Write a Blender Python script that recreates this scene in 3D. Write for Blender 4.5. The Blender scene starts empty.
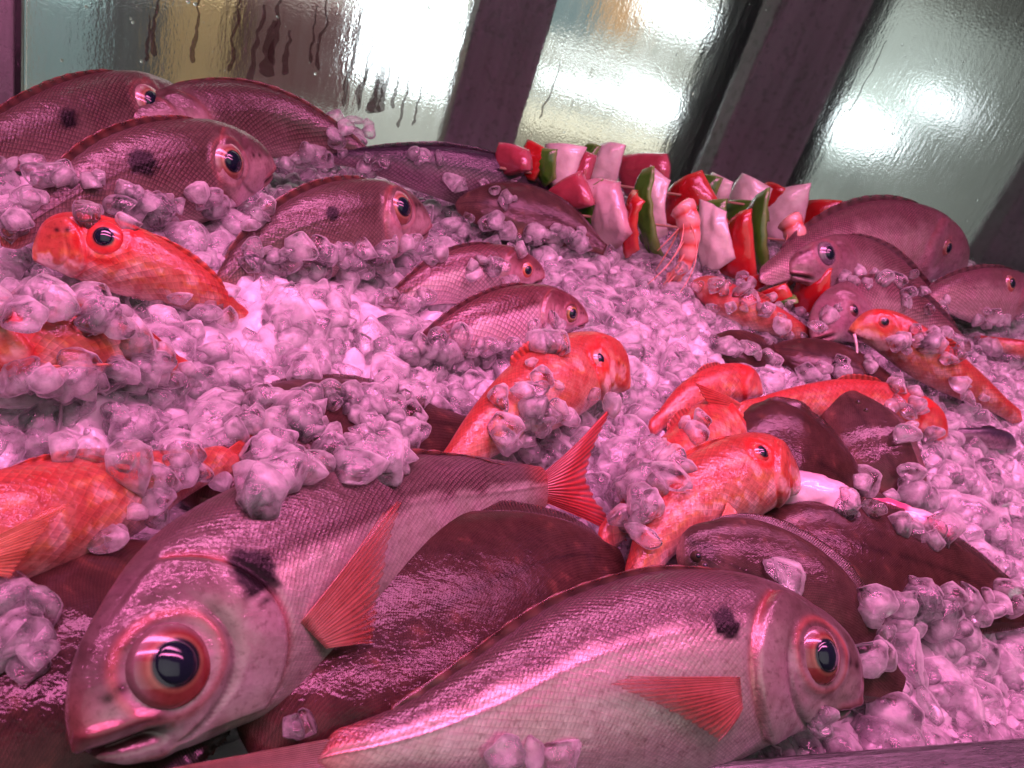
import bpy, math, random
import numpy as np
from mathutils import Vector, Matrix, Quaternion
from mathutils.bvhtree import BVHTree

random.seed(7)
RNG = np.random.default_rng(11)
S = bpy.context.scene
COL = S.collection

# ------------------------------------------------------------------ camera
FPX = 804.0
pitch, yaw, roll = map(math.radians, (28.0, 25.0, 19.3))
FWD = np.array([math.sin(yaw)*math.cos(pitch), math.cos(yaw)*math.cos(pitch), -math.sin(pitch)])
_R0 = np.array([math.cos(yaw), -math.sin(yaw), 0.0]); _U0 = np.cross(_R0, FWD)
CR = _R0*math.cos(roll) + _U0*math.sin(roll)
CU = -_R0*math.sin(roll) + _U0*math.cos(roll)
SL = 0.115; Z0 = -0.265; Y0 = 0.15          # the sloping bed: z = Z0 + SL*(y - Y0)
NB = np.array([0, -SL, 1.0]); NB /= np.linalg.norm(NB)

def unit(v):
    v = np.asarray(v, float); return v/np.maximum(np.linalg.norm(v, axis=-1, keepdims=True), 1e-12)
def ray(px, py): return unit(FWD*FPX + CR*(px-512.0) - CU*(py-384.0))
def P(px, py, h=0.0):
    d = ray(px, py); c = Z0 - SL*Y0 + h
    return d*(c/(d[2] - SL*d[1]))
def Pd(px, py, dist): return ray(px, py)*dist
def on_y(px, py, y):
    d = ray(px, py); return d*(y/d[1])
def project(p):
    p = np.asarray(p, float); z = p@FWD
    return 512 + FPX*(p@CR)/z, 384 - FPX*(p@CU)/z, z

cam_d = bpy.data.cameras.new('camera'); cam = bpy.data.objects.new('camera', cam_d); COL.objects.link(cam)
m = Matrix(((CR[0], CU[0], -FWD[0], 0), (CR[1], CU[1], -FWD[1], 0), (CR[2], CU[2], -FWD[2], 0), (0, 0, 0, 1)))
cam.matrix_world = m
cam_d.sensor_width = 36; cam_d.lens = 36*FPX/1024
cam_d.clip_start = 0.01; cam_d.clip_end = 60
cam_d.dof.use_dof = True; cam_d.dof.focus_distance = 0.40; cam_d.dof.aperture_fstop = 22.0
S.camera = cam

# ------------------------------------------------------------------ helpers
def vnoise(p, seed=0):
    p = np.asarray(p, float); i = np.floor(p).astype(np.int64); f = p - i; f = f*f*(3-2*f)
    def h(a, b, c):
        v = (a*374761393 + b*668265263 + c*1442695041 + seed*974634777) & 0xffffffff
        v = ((v ^ (v >> 13))*1274126177) & 0xffffffff
        return ((v ^ (v >> 16)) & 0xffff)/65535.0
    r = 0
    for a in (0, 1):
        for b in (0, 1):
            for c in (0, 1):
                w = (f[..., 0] if a else 1-f[..., 0])*(f[..., 1] if b else 1-f[..., 1])*(f[..., 2] if c else 1-f[..., 2])
                r = r + w*h(i[..., 0]+a, i[..., 1]+b, i[..., 2]+c)
    return r
def fbm(p, seed=0, o=3):
    r = 0; a = 0.5; t = 0
    for k in range(o):
        r = r + a*vnoise(np.asarray(p)*2**k, seed+k*17); t += a; a *= 0.5
    return r/t
def sst(a, b, x):
    t = np.clip((x-a)/(b-a), 0, 1); return t*t*(3-2*t)
def mix(a, b, t):
    t = np.asarray(t)[..., None]; return np.asarray(a)*(1-t) + np.asarray(b)*t

def tag(o, label=None, cat=None, group=None, kind=None):
    if label: o['label'] = label
    if cat: o['category'] = cat
    if group: o['group'] = group
    if kind: o['kind'] = kind
    return o

def mesh_obj(name, verts, faces, mat=None, parent=None, smooth=True, attrs=None, uv=None):
    me = bpy.data.meshes.new(name)
    me.from_pydata([tuple(map(float, v)) for v in verts], [], [tuple(map(int, f)) for f in faces])
    if smooth: me.polygons.foreach_set('use_smooth', [True]*len(me.polygons))
    for k, a in (attrs or {}).items():
        a = np.asarray(a, float)
        if a.ndim == 2:
            at = me.attributes.new(k, 'FLOAT_COLOR', 'POINT')
            c = np.ones((len(verts), 4)); c[:, :3] = a; at.data.foreach_set('color', c.ravel())
        else:
            at = me.attributes.new(k, 'FLOAT', 'POINT'); at.data.foreach_set('value', a.ravel())
    if uv is not None:
        at = me.attributes.new('ScaleUV', 'FLOAT_VECTOR', 'POINT')
        w = np.zeros((len(verts), 3)); w[:, :2] = uv; at.data.foreach_set('vector', w.ravel())
    me.update()
    o = bpy.data.objects.new(name, me); COL.objects.link(o)
    if mat: me.materials.append(mat)
    if parent: o.parent = parent
    return o

def empty(name, loc):
    o = bpy.data.objects.new(name, None); o.location = tuple(loc); o.empty_display_size = .02
    COL.objects.link(o); return o

def adopt(o, root):                     # world-space mesh under a moved empty: shift the mesh into the root's frame
    o.parent = root
    me = o.data; off = Matrix.Translation(-root.location)
    me.transform(off)
    return o

def grid_faces(n, k, wrap=False, base=0):
    f = []
    for i in range(n-1):
        for j in range(k if wrap else k-1):
            a = base+i*k+j; b = base+i*k+(j+1) % k
            f.append((a, b, b+k, a+k))
    return f

def box_verts(x0, x1, y0, y1, z0, z1):
    v = [(x, y, z) for x in (x0, x1) for y in (y0, y1) for z in (z0, z1)]
    f = [(0, 1, 3, 2), (4, 6, 7, 5), (0, 4, 5, 1), (2, 3, 7, 6), (0, 2, 6, 4), (1, 5, 7, 3)]
    return v, f
def box_obj(name, dims, mat, parent=None, bevel=0.0):
    v, f = box_verts(*dims); o = mesh_obj(name, v, f, mat, parent, smooth=False)
    if bevel:
        b = o.modifiers.new('bevel', 'BEVEL'); b.width = bevel; b.segments = 3
    return o

# ------------------------------------------------------------------ materials
class NT:
    def __init__(s, name):
        s.m = bpy.data.materials.new(name); s.m.use_nodes = True
        s.t = s.m.node_tree; s.b = s.t.nodes['Principled BSDF']
    def n(s, typ, **kw):
        x = s.t.nodes.new(typ)
        for k, v in kw.items(): setattr(x, k, v)
        return x
    def l(s, a, b): s.t.links.new(a, b)
    def val(s, sock, v):
        if hasattr(v, 'is_output') or isinstance(v, bpy.types.NodeSocket): s.l(v, sock)
        else: sock.default_value = v
    def math(s, op, a, b=0.0, c=None, clamp=False):
        x = s.n('ShaderNodeMath', operation=op, use_clamp=clamp); s.val(x.inputs[0], a); s.val(x.inputs[1], b)
        if c is not None: s.val(x.inputs[2], c)
        return x.outputs[0]
    def mixc(s, f, a, b, blend='MIX'):
        x = s.n('ShaderNodeMix', data_type='RGBA', blend_type=blend)
        s.val(x.inputs[0], f); s.val(x.inputs[6], a); s.val(x.inputs[7], b); return x.outputs[2]
    def attr(s, name): return s.n('ShaderNodeAttribute', attribute_name=name)
    def noise(s, scale, detail=3, rough=.5, vec=None, dist=0.0):
        x = s.n('ShaderNodeTexNoise'); x.inputs['Scale'].default_value = scale; x.inputs['Detail'].default_value = detail
        x.inputs['Roughness'].default_value = rough; x.inputs['Distortion'].default_value = dist
        if vec is None: vec = s.n('ShaderNodeTexCoord').outputs['Object']
        s.l(vec, x.inputs['Vector']); return x.outputs['Fac']
    def mapr(s, v, a, b, c=0.0, d=1.0):
        x = s.n('ShaderNodeMapRange'); s.val(x.inputs[0], v)
        for i, q in enumerate((a, b, c, d)): x.inputs[i+1].default_value = q
        return x.outputs[0]
    def bump(s, h, dist, strength=1.0, normal=None):
        x = s.n('ShaderNodeBump'); x.inputs['Strength'].default_value = strength; x.inputs['Distance'].default_value = dist
        s.l(h, x.inputs['Height'])
        if normal is not None: s.l(normal, x.inputs['Normal'])
        return x.outputs[0]
    def mapping(s, scale, vec=None):
        x = s.n('ShaderNodeMapping'); x.inputs['Scale'].default_value = scale
        if vec is None: vec = s.n('ShaderNodeTexCoord').outputs['Object']
        s.l(vec, x.inputs['Vector']); return x.outputs[0]
    def set(s, **kw):
        names = dict(base='Base Color', rough='Roughness', metal='Metallic', trans='Transmission Weight', ior='IOR', coat='Coat Weight',
                     coatr='Coat Roughness', sss='Subsurface Weight', sssr='Subsurface Radius', ssss='Subsurface Scale', normal='Normal',
                     coatn='Coat Normal', spec='Specular IOR Level', emc='Emission Color', ems='Emission Strength', sheen='Sheen Weight')
        for k, v in kw.items(): s.val(s.b.inputs[names[k]], v)

def rgb(*c): return (c[0], c[1], c[2], 1.0)

def skin_material(name, bump_d=0.0004, rough=.3, coat=.7, edge_dark=.55, sss=0.0, mucus=.00035, coatr=.09, spec=.2):
    t = NT(name)
    sc = t.attr('Sc').outputs['Fac']; met = t.attr('Met').outputs['Fac']; col = t.attr('Col').outputs['Color']
    uv = t.n('ShaderNodeAttribute', attribute_name='ScaleUV').outputs['Vector']
    wob = t.n('ShaderNodeTexNoise'); wob.inputs['Scale'].default_value = .55; wob.inputs['Detail'].default_value = 2; t.l(uv, wob.inputs['Vector'])
    vm = t.n('ShaderNodeVectorMath', operation='SCALE'); t.l(wob.outputs['Color'], vm.inputs[0]); vm.inputs['Scale'].default_value = .35
    va = t.n('ShaderNodeVectorMath', operation='ADD'); t.l(uv, va.inputs[0]); t.l(vm.outputs[0], va.inputs[1])
    sp = t.n('ShaderNodeSeparateXYZ'); t.l(va.outputs[0], sp.inputs[0])
    U, V = sp.outputs[0], sp.outputs[1]
    a = t.math('FRACT', t.math('ADD', U, V)); b = t.math('FRACT', t.math('SUBTRACT', U, V))
    h = t.math('POWER', t.math('ADD', t.math('POWER', a, 3.0), t.math('POWER', b, 3.0)), 1/3)
    mx = t.math('MAXIMUM', a, b); mn = t.math('MINIMUM', a, b)
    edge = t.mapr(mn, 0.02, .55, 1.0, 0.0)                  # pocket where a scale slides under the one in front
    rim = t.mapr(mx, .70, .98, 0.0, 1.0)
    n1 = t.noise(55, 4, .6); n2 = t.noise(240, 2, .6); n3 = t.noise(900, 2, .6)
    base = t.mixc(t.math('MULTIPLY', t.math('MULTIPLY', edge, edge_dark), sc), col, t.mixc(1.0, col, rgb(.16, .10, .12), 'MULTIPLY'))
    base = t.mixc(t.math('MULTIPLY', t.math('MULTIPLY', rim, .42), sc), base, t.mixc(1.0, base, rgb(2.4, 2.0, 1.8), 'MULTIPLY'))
    base = t.mixc(t.mapr(n2, .35, .7, 0.0, .45), base, t.mixc(1.0, base, rgb(.55, .45, .45), 'MULTIPLY'))
    base = t.mixc(t.mapr(n1, .42, .7, 0.0, .4), base, t.mixc(1.0, base, rgb(1.35, 1.2, 1.4), 'MULTIPLY'))
    base = t.mixc(t.mapr(t.noise(34, 3, .6), .45, .68, 0.0, .45), base, t.mixc(1.0, base, rgb(.72, .82, .62), 'MULTIPLY'))
    base = t.mixc(t.mapr(t.noise(420, 2, .6), .55, .72, 0.0, .5), base, t.mixc(1.0, base, rgb(.45, .35, .36), 'MULTIPLY'))
    hs = t.math('MULTIPLY', h, sc)
    mu = t.noise(130, 3, .55, t.mapping((.55, 1.0, 1.0)), dist=.6)
    b1 = t.bump(hs, bump_d, 1.0)
    b2 = t.bump(n3, .00012, .6, b1)
    b3 = t.bump(n1, .0012, .35, t.bump(mu, mucus*2.2, .7, b2))
    mu2 = t.noise(330, 2, .5, dist=1.2)
    bc = t.bump(mu2, mucus*1.6, .8, t.bump(mu, mucus*3.4, .8, t.bump(hs, bump_d*.5, .8)))
    r = t.math('ADD', rough, t.math('MULTIPLY', t.math('SUBTRACT', n2, .5), .18))
    t.set(base=base, rough=r, metal=met, coat=t.math('MULTIPLY', t.attr('Wet').outputs['Fac'], coat), coatr=coatr, normal=b3, coatn=bc, spec=spec)
    if sss: t.set(sss=sss, sssr=(1.0, .35, .3), ssss=.004)
    return t.m

def fin_material():
    t = NT('fin_membrane'); col = t.attr('Col').outputs['Color']
    n = t.noise(300, 2)
    base = t.mixc(t.mapr(n, .4, .7, 0, .4), col, t.mixc(1.0, col, rgb(.6, .45, .45), 'MULTIPLY'))
    t.set(base=base, rough=.32, coat=.5, coatr=.1, sss=.35, sssr=(1, .4, .3), ssss=.004, normal=t.bump(t.noise(500, 2), .0002, .6))
    t.l(t.attr('Op').outputs['Fac'], t.b.inputs['Alpha'])
    return t.m
def eye_material():
    t = NT('fish_eye_iris'); col = t.attr('Col').outputs['Color']
    n = t.noise(420, 3)
    t.set(base=t.mixc(t.mapr(n, .35, .7, 0, .5), col, t.mixc(1.0, col, rgb(.55, .4, .4), 'MULTIPLY')), rough=.25, metal=.15, coat=1.0, coatr=.03)
    return t.m
def pupil_material():
    t = NT('fish_eye_pupil'); t.set(base=rgb(.006, .008, .02), rough=.12, coat=.5, coatr=.04, normal=t.bump(t.noise(150, 2), .0006, .5)); return t.m
def ice_material(name, lo, hi, base, rough):
    """milky ice: cloudy parts scatter light inside the chip, clear parts let it through; a wet gloss on top"""
    t = NT(name)
    n = t.noise(210, 4, .65); n2 = t.noise(800, 3, .6); big = t.noise(60, 2)
    frost = t.math('ADD', t.mapr(big, .38, .62, lo, hi), t.math('MULTIPLY', t.math('SUBTRACT', n, .5), .65), clamp=True)
    lw = t.n('ShaderNodeLayerWeight'); lw.inputs[0].default_value = .5
    frost = t.math('ADD', frost, t.mapr(lw.outputs['Facing'], .38, .95, 0, .6), clamp=True)
    nb = t.bump(n2, .00028, .5, t.bump(n, .0010, .55))
    t.set(base=base, rough=t.mapr(n, .35, .7, .12, .38), ior=1.31, sss=1.0, sssr=(1, .85, .95), ssss=.014, spec=.6, normal=nb, coat=.5, coatr=.06)
    clear = t.n('ShaderNodeBsdfTransparent'); clear.inputs[0].default_value = (.98, .98, .985, 1)
    gl = t.n('ShaderNodeBsdfGlossy'); gl.inputs['Roughness'].default_value = .08; t.l(nb, gl.inputs['Normal'])
    fr = t.n('ShaderNodeFresnel'); fr.inputs[0].default_value = 1.4; t.l(nb, fr.inputs['Normal'])
    see = t.n('ShaderNodeMixShader'); t.l(fr.outputs[0], see.inputs[0]); t.l(clear.outputs[0], see.inputs[1]); t.l(gl.outputs[0], see.inputs[2])
    mx = t.n('ShaderNodeMixShader'); t.l(frost, mx.inputs[0]); t.l(see.outputs[0], mx.inputs[1]); t.l(t.b.outputs[0], mx.inputs[2])
    t.l(mx.outputs[0], t.t.nodes['Material Output'].inputs['Surface'])
    return t.m

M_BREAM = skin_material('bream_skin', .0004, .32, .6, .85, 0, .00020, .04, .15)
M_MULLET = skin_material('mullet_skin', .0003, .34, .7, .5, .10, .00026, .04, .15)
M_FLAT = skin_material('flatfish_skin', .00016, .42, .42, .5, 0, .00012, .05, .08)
M_FIN = fin_material(); M_EYE = eye_material(); M_PUPIL = pupil_material()
M_ICE = ice_material('crushed_ice', .03, .32, rgb(.985, .97, .985), .30)
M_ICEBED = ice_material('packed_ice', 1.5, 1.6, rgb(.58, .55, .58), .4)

# ------------------------------------------------------------------ fish
PROF = {
 'bream': dict(
   top=[(0, 0), (.008, .14), (.03, .36), (.06, .53), (.1, .68), (.15, .81), (.22, .94), (.32, 1.0), (.45, .97), (.6, .80), (.75, .54), (.88, .31), (.955, .22), (.98, .18), (1, .04)],
   bot=[(0, 0), (.008, .12), (.03, .27), (.06, .38), (.1, .50), (.16, .64), (.24, .80), (.35, .95), (.45, .97), (.6, .82), (.75, .53), (.88, .28), (.955, .20), (.98, .16), (1, .04)],
   wid=[(0, 0), (.008, .08), (.03, .17), (.08, .28), (.15, .38), (.25, .46), (.4, .47), (.6, .36), (.8, .19), (.95, .09), (1, .02)]),
 'mullet': dict(
   top=[(0, 0), (.006, .16), (.025, .42), (.05, .66), (.08, .83), (.13, .97), (.2, 1.03), (.32, 1.0), (.5, .84), (.7, .58), (.88, .34), (.965, .28), (1, .08)],
   bot=[(0, 0), (.006, .1), (.03, .2), (.08, .34), (.15, .5), (.25, .66), (.4, .76), (.6, .66), (.8, .42), (.92, .3), (1, .27)],
   wid=[(0, 0), (.006, .12), (.03, .28), (.08, .42), (.15, .54), (.3, .6), (.5, .52), (.75, .32), (.92, .17), (1, .12)]),
 'flat': dict(
   top=[(0, 0), (.01, .16), (.04, .36), (.1, .58), (.2, .82), (.32, .96), (.45, 1.0), (.6, .92), (.75, .70), (.88, .42), (.96, .26), (1, .22)],
   bot=[(0, 0), (.01, .14), (.04, .34), (.1, .56), (.2, .80), (.32, .95), (.45, 1.0), (.6, .92), (.75, .70), (.88, .42), (.96, .26), (1, .22)],
   wid=[(0, 0), (.01, .08), (.04, .16), (.1, .25), (.25, .33), (.45, .34), (.65, .26), (.85, .14), (1, .07)]),
}
def prof(pts, s):
    x = np.array([p[0] for p in pts]); y = np.array([p[1] for p in pts])
    # smooth monotone-ish (cubic hermite with finite-difference slopes)
    m_ = np.gradient(y, x); i = np.clip(np.searchsorted(x, s, side='right')-1, 0, len(x)-2)
    h = x[i+1]-x[i]; t = (s-x[i])/h
    lim = 3*np.abs(np.diff(y)/np.diff(x)); lim = np.minimum(np.append(lim, lim[-1]), np.insert(lim, 0, lim[0])); m_ = np.clip(m_, -lim, lim)
    return np.maximum((2*t**3-3*t**2+1)*y[i] + (t**3-2*t**2+t)*h*m_[i] + (-2*t**3+3*t**2)*y[i+1] + (t**3-t**2)*h*m_[i+1], 0)

def catmull(pts, n=400):
    pts = np.asarray(pts, float)
    p = np.vstack([2*pts[0]-pts[1], pts, 2*pts[-1]-pts[-2]]); out = []
    k = len(pts)-1
    for t in np.linspace(0, k-1e-9, n):
        i = int(t); u = t-i; a, b, c, d = p[i:i+4]
        out.append(.5*((2*b)+(c-a)*u+(2*a-5*b+4*c-d)*u*u+(3*b-a-3*c+d)*u**3))
    return np.array(out)

FISH = []      # (root, world verts, faces) for the ice placement
class Spine:
    def __init__(s, pts3, hh, roll=0.0, flat=0.0, up=None, twist=0.0):
        c = catmull(pts3); d = np.r_[0, np.cumsum(np.linalg.norm(np.diff(c, axis=0), axis=1))]
        s.L = d[-1]; s.hh = hh
        g = np.linspace(0, 1, 401)
        s.g = g; s.p = np.stack([np.interp(g*s.L, d, c[:, k]) for k in range(3)], 1)
        T = unit(np.gradient(s.p, axis=0))
        for _ in range(10): T[1:-1] = (T[:-2]+T[1:-1]*2+T[2:])/4
        s.T = unit(T)
        V = unit(unit(-s.p)*(1-flat) + NB*flat)
        Lf = unit(V - (V*s.T).sum(1, keepdims=True)*s.T)
        D = np.cross(Lf, s.T)
        ref = CU if up is None else (CR*up[0] - CU*up[1])
        if D[150]@ref < 0: D = -D
        r = np.radians(roll + twist*(g-.5)*2)[:, None]
        s.Lf = Lf*np.cos(r) - D*np.sin(r); s.D = D*np.cos(r) + Lf*np.sin(r)
    def at(s, t):
        f = lambda a: np.stack([np.interp(t, s.g, a[:, k]) for k in range(3)], -1)
        return f(s.p), unit(f(s.T)), unit(f(s.Lf)), unit(f(s.D))

def rib_sheet(name, A, B, col0, col1, mat, parent, nray=16, thick=.0006, amp=.0007, ragged=.06, seed=0, curve=None, nv=9, fade=.35):
    """a fin: a closed thin sheet between base line A (k x 3) and tip line B, with raised rays"""
    A = np.asarray(A); B = np.asarray(B); k = len(A); v = np.linspace(0, 1, nv)
    r = np.random.default_rng(seed)
    u = np.linspace(0, 1, k)
    rag = 1 + ragged*(np.interp(u*nray, np.arange(nray+2), r.uniform(-1, 1, nray+2)) + .6*np.cos(u*nray*2*np.pi))
    G = A[None] + (B-A)[None]*(v[:, None, None]*rag[None, :, None])
    if curve is not None: G = G + curve[None, None]*np.sin(v*np.pi*.9)[:, None, None]
    du = np.gradient(G, axis=1); dv = np.gradient(G, axis=0); N = unit(np.cross(du, dv))
    ray_ = (.5+.5*np.cos(u*nray*2*np.pi))
    off = (thick*.5*(1-.6*v[:, None]) + amp*ray_[None]**2*(1-.75*v[:, None]))[..., None]
    wob = (fbm(np.stack(np.broadcast_arrays(u[None]*5, v[:, None]*3, np.full((nv, k), seed*1.7)), -1), seed)-.5)[..., None]*amp*4*v[:, None, None]
    F = G+N*(off+wob); Bk = G-N*(off-wob)
    n = nv*k
    verts = np.vstack([F.reshape(-1, 3), Bk.reshape(-1, 3)])
    faces = grid_faces(nv, k)+[tuple(reversed([i+n for i in f])) for f in grid_faces(nv, k)]
    bd = [j for j in range(k)]+[i*k+k-1 for i in range(1, nv)]+[(nv-1)*k+j for j in range(k-2, -1, -1)]+[i*k for i in range(nv-2, 0, -1)]
    for a, b in zip(bd, bd[1:]+bd[:1]): faces.append((b, a, a+n, b+n))
    c = mix(np.asarray(col0), np.asarray(col1), (v[:, None]*np.ones(k)[None])**.8)
    c = c*(.5+.65*ray_[None, :, None])*(.8+.4*fbm(np.stack(np.broadcast_arrays(u[None]*14, v[:, None]*2, np.full((nv, k), seed*2.3)), -1), seed))[..., None]
    c = np.clip(np.vstack([c.reshape(-1, 3)]*2), 0, 1)
    op = np.clip(1 - fade*(v[:, None]*np.ones(k)[None])*(1.15-.5*ray_[None]), .12, 1)
    return mesh_obj(name, verts, faces, mat, parent, attrs={'Col': c, 'Op': np.concatenate([op.ravel()]*2)})

def dome(center, N, up, r, h, nr=8, ns=28, aspect=1.0, flatcap=0.0):
    N = unit(N); X = unit(np.cross(up, N)); Y = np.cross(N, X)
    v = [center+N*h]; rho = [0.0]; ang = [0.0]
    for i in range(1, nr+1):
        q = i/nr
        for j in range(ns):
            a = 2*math.pi*j/ns
            z = h*(1-q**2.2) - (0 if q < 1 else h*.6)
            v.append(center + X*(r*q*math.cos(a)*aspect) + Y*(r*q*math.sin(a)) + N*z); rho.append(q); ang.append(a)
    f = [(0, 1+j, 1+(j+1) % ns) for j in range(ns)]
    for i in range(nr-1):
        for j in range(ns):
            a = 1+i*ns+j; b = 1+i*ns+(j+1) % ns; f.append((a, a+ns, b+ns, b))
    return np.array(v), f, np.array(rho), np.array(ang)

STYLE = {
 # back, flank, belly, head colours; q where back turns to flank
 'silver': dict(back=(.105, .072, .070), flank=(.52, .47, .43), belly=(.62, .58, .54), head=(.36, .29, .28), q0=.40, qs=.13, met=.55, snout=(.26, .09, .08)),
 'brown':  dict(back=(.090, .060, .052), flank=(.23, .165, .150), belly=(.55, .42, .4), head=(.40, .29, .28), q0=-.15, qs=.5, met=.22, snout=(.35, .13, .13)),
 'pale':   dict(back=(.17, .095, .10), flank=(.50, .39, .37), belly=(.66, .55, .54), head=(.25, .15, .16), q0=.38, qs=.34, met=.3, snout=(.33, .2, .2)),
 'pinksilver': dict(back=(.12, .05, .05), flank=(.66, .54, .56), belly=(.8, .66, .68), head=(.42, .24, .24), q0=.30, qs=.12, met=.3, snout=(.3, .09, .08)),
 'dark':   dict(back=(.035, .03, .045), flank=(.22, .17, .20), belly=(.35, .28, .3), head=(.07, .06, .07), q0=.25, qs=.3, met=.3, snout=(.06, .05, .06)),
 'red':    dict(back=(.34, .065, .045), flank=(.47, .21, .145), belly=(.70, .46, .40), head=(.44, .085, .05), q0=.1, qs=.8, met=.08, snout=(.78, .33, .12)),
 'rosy':   dict(back=(.38, .055, .045), flank=(.55, .19, .15), belly=(.75, .55, .5), head=(.66, .2, .15), q0=.2, qs=.7, met=.12, snout=(.66, .3, .22)),
 'flat':   dict(back=(.045, .021, .016), flank=(.045, .021, .016), belly=(.045, .021, .016), head=(.07, .03, .025), q0=0, qs=1, met=0, snout=(.09, .04, .03)),
 'flatgrey': dict(back=(.058, .034, .027), flank=(.058, .034, .027), belly=(.1, .05, .04), head=(.1, .06, .05), q0=0, qs=1, met=0, snout=(.12, .07, .06)),
}

def make_fish(name, label, cat, kind, style, pts, hh, group=None, roll=0, flat=0.0, up=None, twist=0, res=1,
              eye=None, spot=None, pect=None, tail=None, dorsal=True, scale=.0032, seed=1, mouth=True, warp=None, wmul=1.0, fringe=None, eye_cols=None, anal=None, barbel=None, rimc=None, bumps=(), headf=None, q0=None, gape=1.0, tailc=None, snoutc=None, stalk=1.0):
    st = dict(STYLE[style]); pr = PROF[kind]
    if q0 is not None: st['q0'] = q0
    sp = Spine([P(*p) for p in pts], hh, roll, flat, up, twist)
    NS = {2: 190, 1: 84, 0: 44}[res]; NTH = {2: 128, 1: 64, 0: 36}[res]
    s = np.linspace(0, 1, NS)**1.35
    th = np.linspace(0, 2*np.pi, NTH, endpoint=False)       # 0 = dorsal edge, pi/2 = visible flank
    top = prof(pr['top'], s)*hh; bot = prof(pr['bot'], s)*hh; wid = prof(pr['wid'], s)*hh*wmul
    st_ = 1+(stalk-1)*sst(.6, .95, s); top = top*st_; bot = bot*st_
    c = np.cos(th); sn = np.sin(th)
    d = np.where(c[None] > 0, top[:, None]*c[None], bot[:, None]*c[None])
    ex = 1.18 if kind != 'flat' else 1.0
    l = wid[:, None]*np.sign(sn)[None]*(np.abs(sn)[None]**ex)
    x = s[:, None]*sp.L*np.ones_like(d); q = np.broadcast_to(c[None], d.shape)
    head = .30 if kind == 'bream' else (.24 if kind == 'mullet' else .16)
    head = headf or head
    hm = 1 - sst(head-.02, head+.05, s[:, None] + .10*(q-.15)**2)           # head mask
    def surf(a, b):
        p_, T_, L_, D_ = sp.at(a); r_ = np.where(b > 0, np.interp(a, s, top), np.interp(a, s, bot))
        return p_+D_*(b*r_)[..., None]+L_*(np.interp(a, s, wid)*np.sqrt(1-b*b))[..., None], b*r_
    def locate(px, py, lo, hi):
        a, b = [g_.ravel() for g_ in np.meshgrid(np.linspace(lo, hi, 60), np.linspace(-.9, .9, 61), indexing='ij')]
        w, dd_ = surf(a, b); X_, Y_, _ = project(w); k_ = np.argmin((X_-px)**2+(Y_-py)**2)
        return a[k_], b[k_], dd_[k_]
    if eye:
        a_, _, d_ = locate(eye[0], eye[1], .03, .42); es, ed, er = a_, d_, eye[2]
    else: es, ed, er = (.12, .30*hh, .012)
    if spot: spot = locate(spot[0], spot[1], .15, .7)[:2]+(spot[2],)
    if pect: pect = locate(pect[0], pect[1], .15, .6)[:2]+tuple(pect[2:])
    dist_e = np.hypot((x - es*sp.L), d - ed)
    disp = np.zeros_like(d); side = sst(.05, .4, np.abs(sn))[None]
    # gill cover edge, preopercle, eye socket, mouth, lateral line
    sop = head - .10*(q+.05)**2 ; k1 = (s[:, None]-sop)*sp.L/hh
    gate = (np.abs(q) < .86)*side
    if kind != 'flat':
        disp += gate*hh*.055*sst(-.55, -.04, k1)*(1-sst(-.02, .05, k1))
        disp -= gate*hh*.02*np.exp(-((k1-.06)/.05)**2)
        k2 = (s[:, None]-(sop-.075+.03*q))*sp.L/hh
        disp -= gate*hh*.032*np.exp(-(k2/.04)**2)*sst(.5, .2, q)
        disp += hh*.016*np.exp(-((dist_e-er*1.10)/(er*.13))**2)*side - hh*.009*np.exp(-((dist_e-er*1.42)/(er*.2))**2)*side
        disp += hh*.008*(fbm(np.stack([x/hh*5, d/hh*5, np.sign(sn)[None]*3+0*x], -1), seed)-.5)*2*hm
    ml = .085 if kind == 'bream' else .06
    dm = d - (-.10*hh - (s[:, None]/ml)*.20*hh)
    inm = (1-sst(ml*.8, ml*1.15, s[:, None]))*(c[None] < .75) if mouth and kind != 'flat' else 0*d
    disp -= inm*hh*.075*gape*np.exp(-(dm/(hh*.035*gape))**2)
    disp += inm*hh*.035*(np.exp(-((dm-hh*.09*gape)/(hh*.045))**2)+np.exp(-((dm+hh*.09*gape)/(hh*.045))**2))
    ql = q - (.42 - .30*sst(.3, 1, s[:, None]))
    lat = np.exp(-(ql/.035)**2)*(1-hm)*(sn[None] > 0 if True else 1)
    if kind == 'bream': disp += hh*.010*lat
    disp += hh*.012*(fbm(np.stack([x/hh*2.2, d/hh*2.2, np.sign(sn)[None]*2+seed+0*x], -1), seed+5)-.5)
    # outward direction in the (D, Lf) plane
    nd = c[None]/np.maximum(np.where(c[None] > 0, top[:, None], bot[:, None]), hh*.05); nl = sn[None]/np.maximum(wid[:, None], hh*.05)
    nn = np.hypot(nd, nl)+1e-9
    taper = sst(0, .01, s)[:, None]
    d2 = d + disp*nd/nn*taper; l2 = l + disp*nl/nn*taper
    p, T, Lf, D = sp.at(s)
    Vv = p[:, None] + D[:, None]*d2[..., None] + Lf[:, None]*l2[..., None]
    verts = Vv.reshape(-1, 3); faces = grid_faces(NS, NTH, True)
    tipi = len(verts); verts = np.vstack([verts, p[-1]+T[-1]*hh*.02]);
    b0 = (NS-1)*NTH
    faces += [(b0+j, b0+(j+1) % NTH, tipi) for j in range(NTH)]
    # colours
    fq = 150 if kind == 'mullet' else 70
    nz = fbm(np.stack([x*fq, d*fq, np.sign(sn)[None]+seed*3+0*x], -1), seed)
    nz2 = fbm(np.stack([x*190, d*190, np.sign(sn)[None]+seed*7+0*x], -1), seed+3)
    ft = sst(st['q0']+st['qs'], st['q0']-st['qs'], q + (nz-.5)*.35)
    C = mix(np.array(st['back']), np.array(st['flank']), ft)
    C = mix(C, np.array(st['belly']), sst(-.45, -.95, q))
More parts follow.
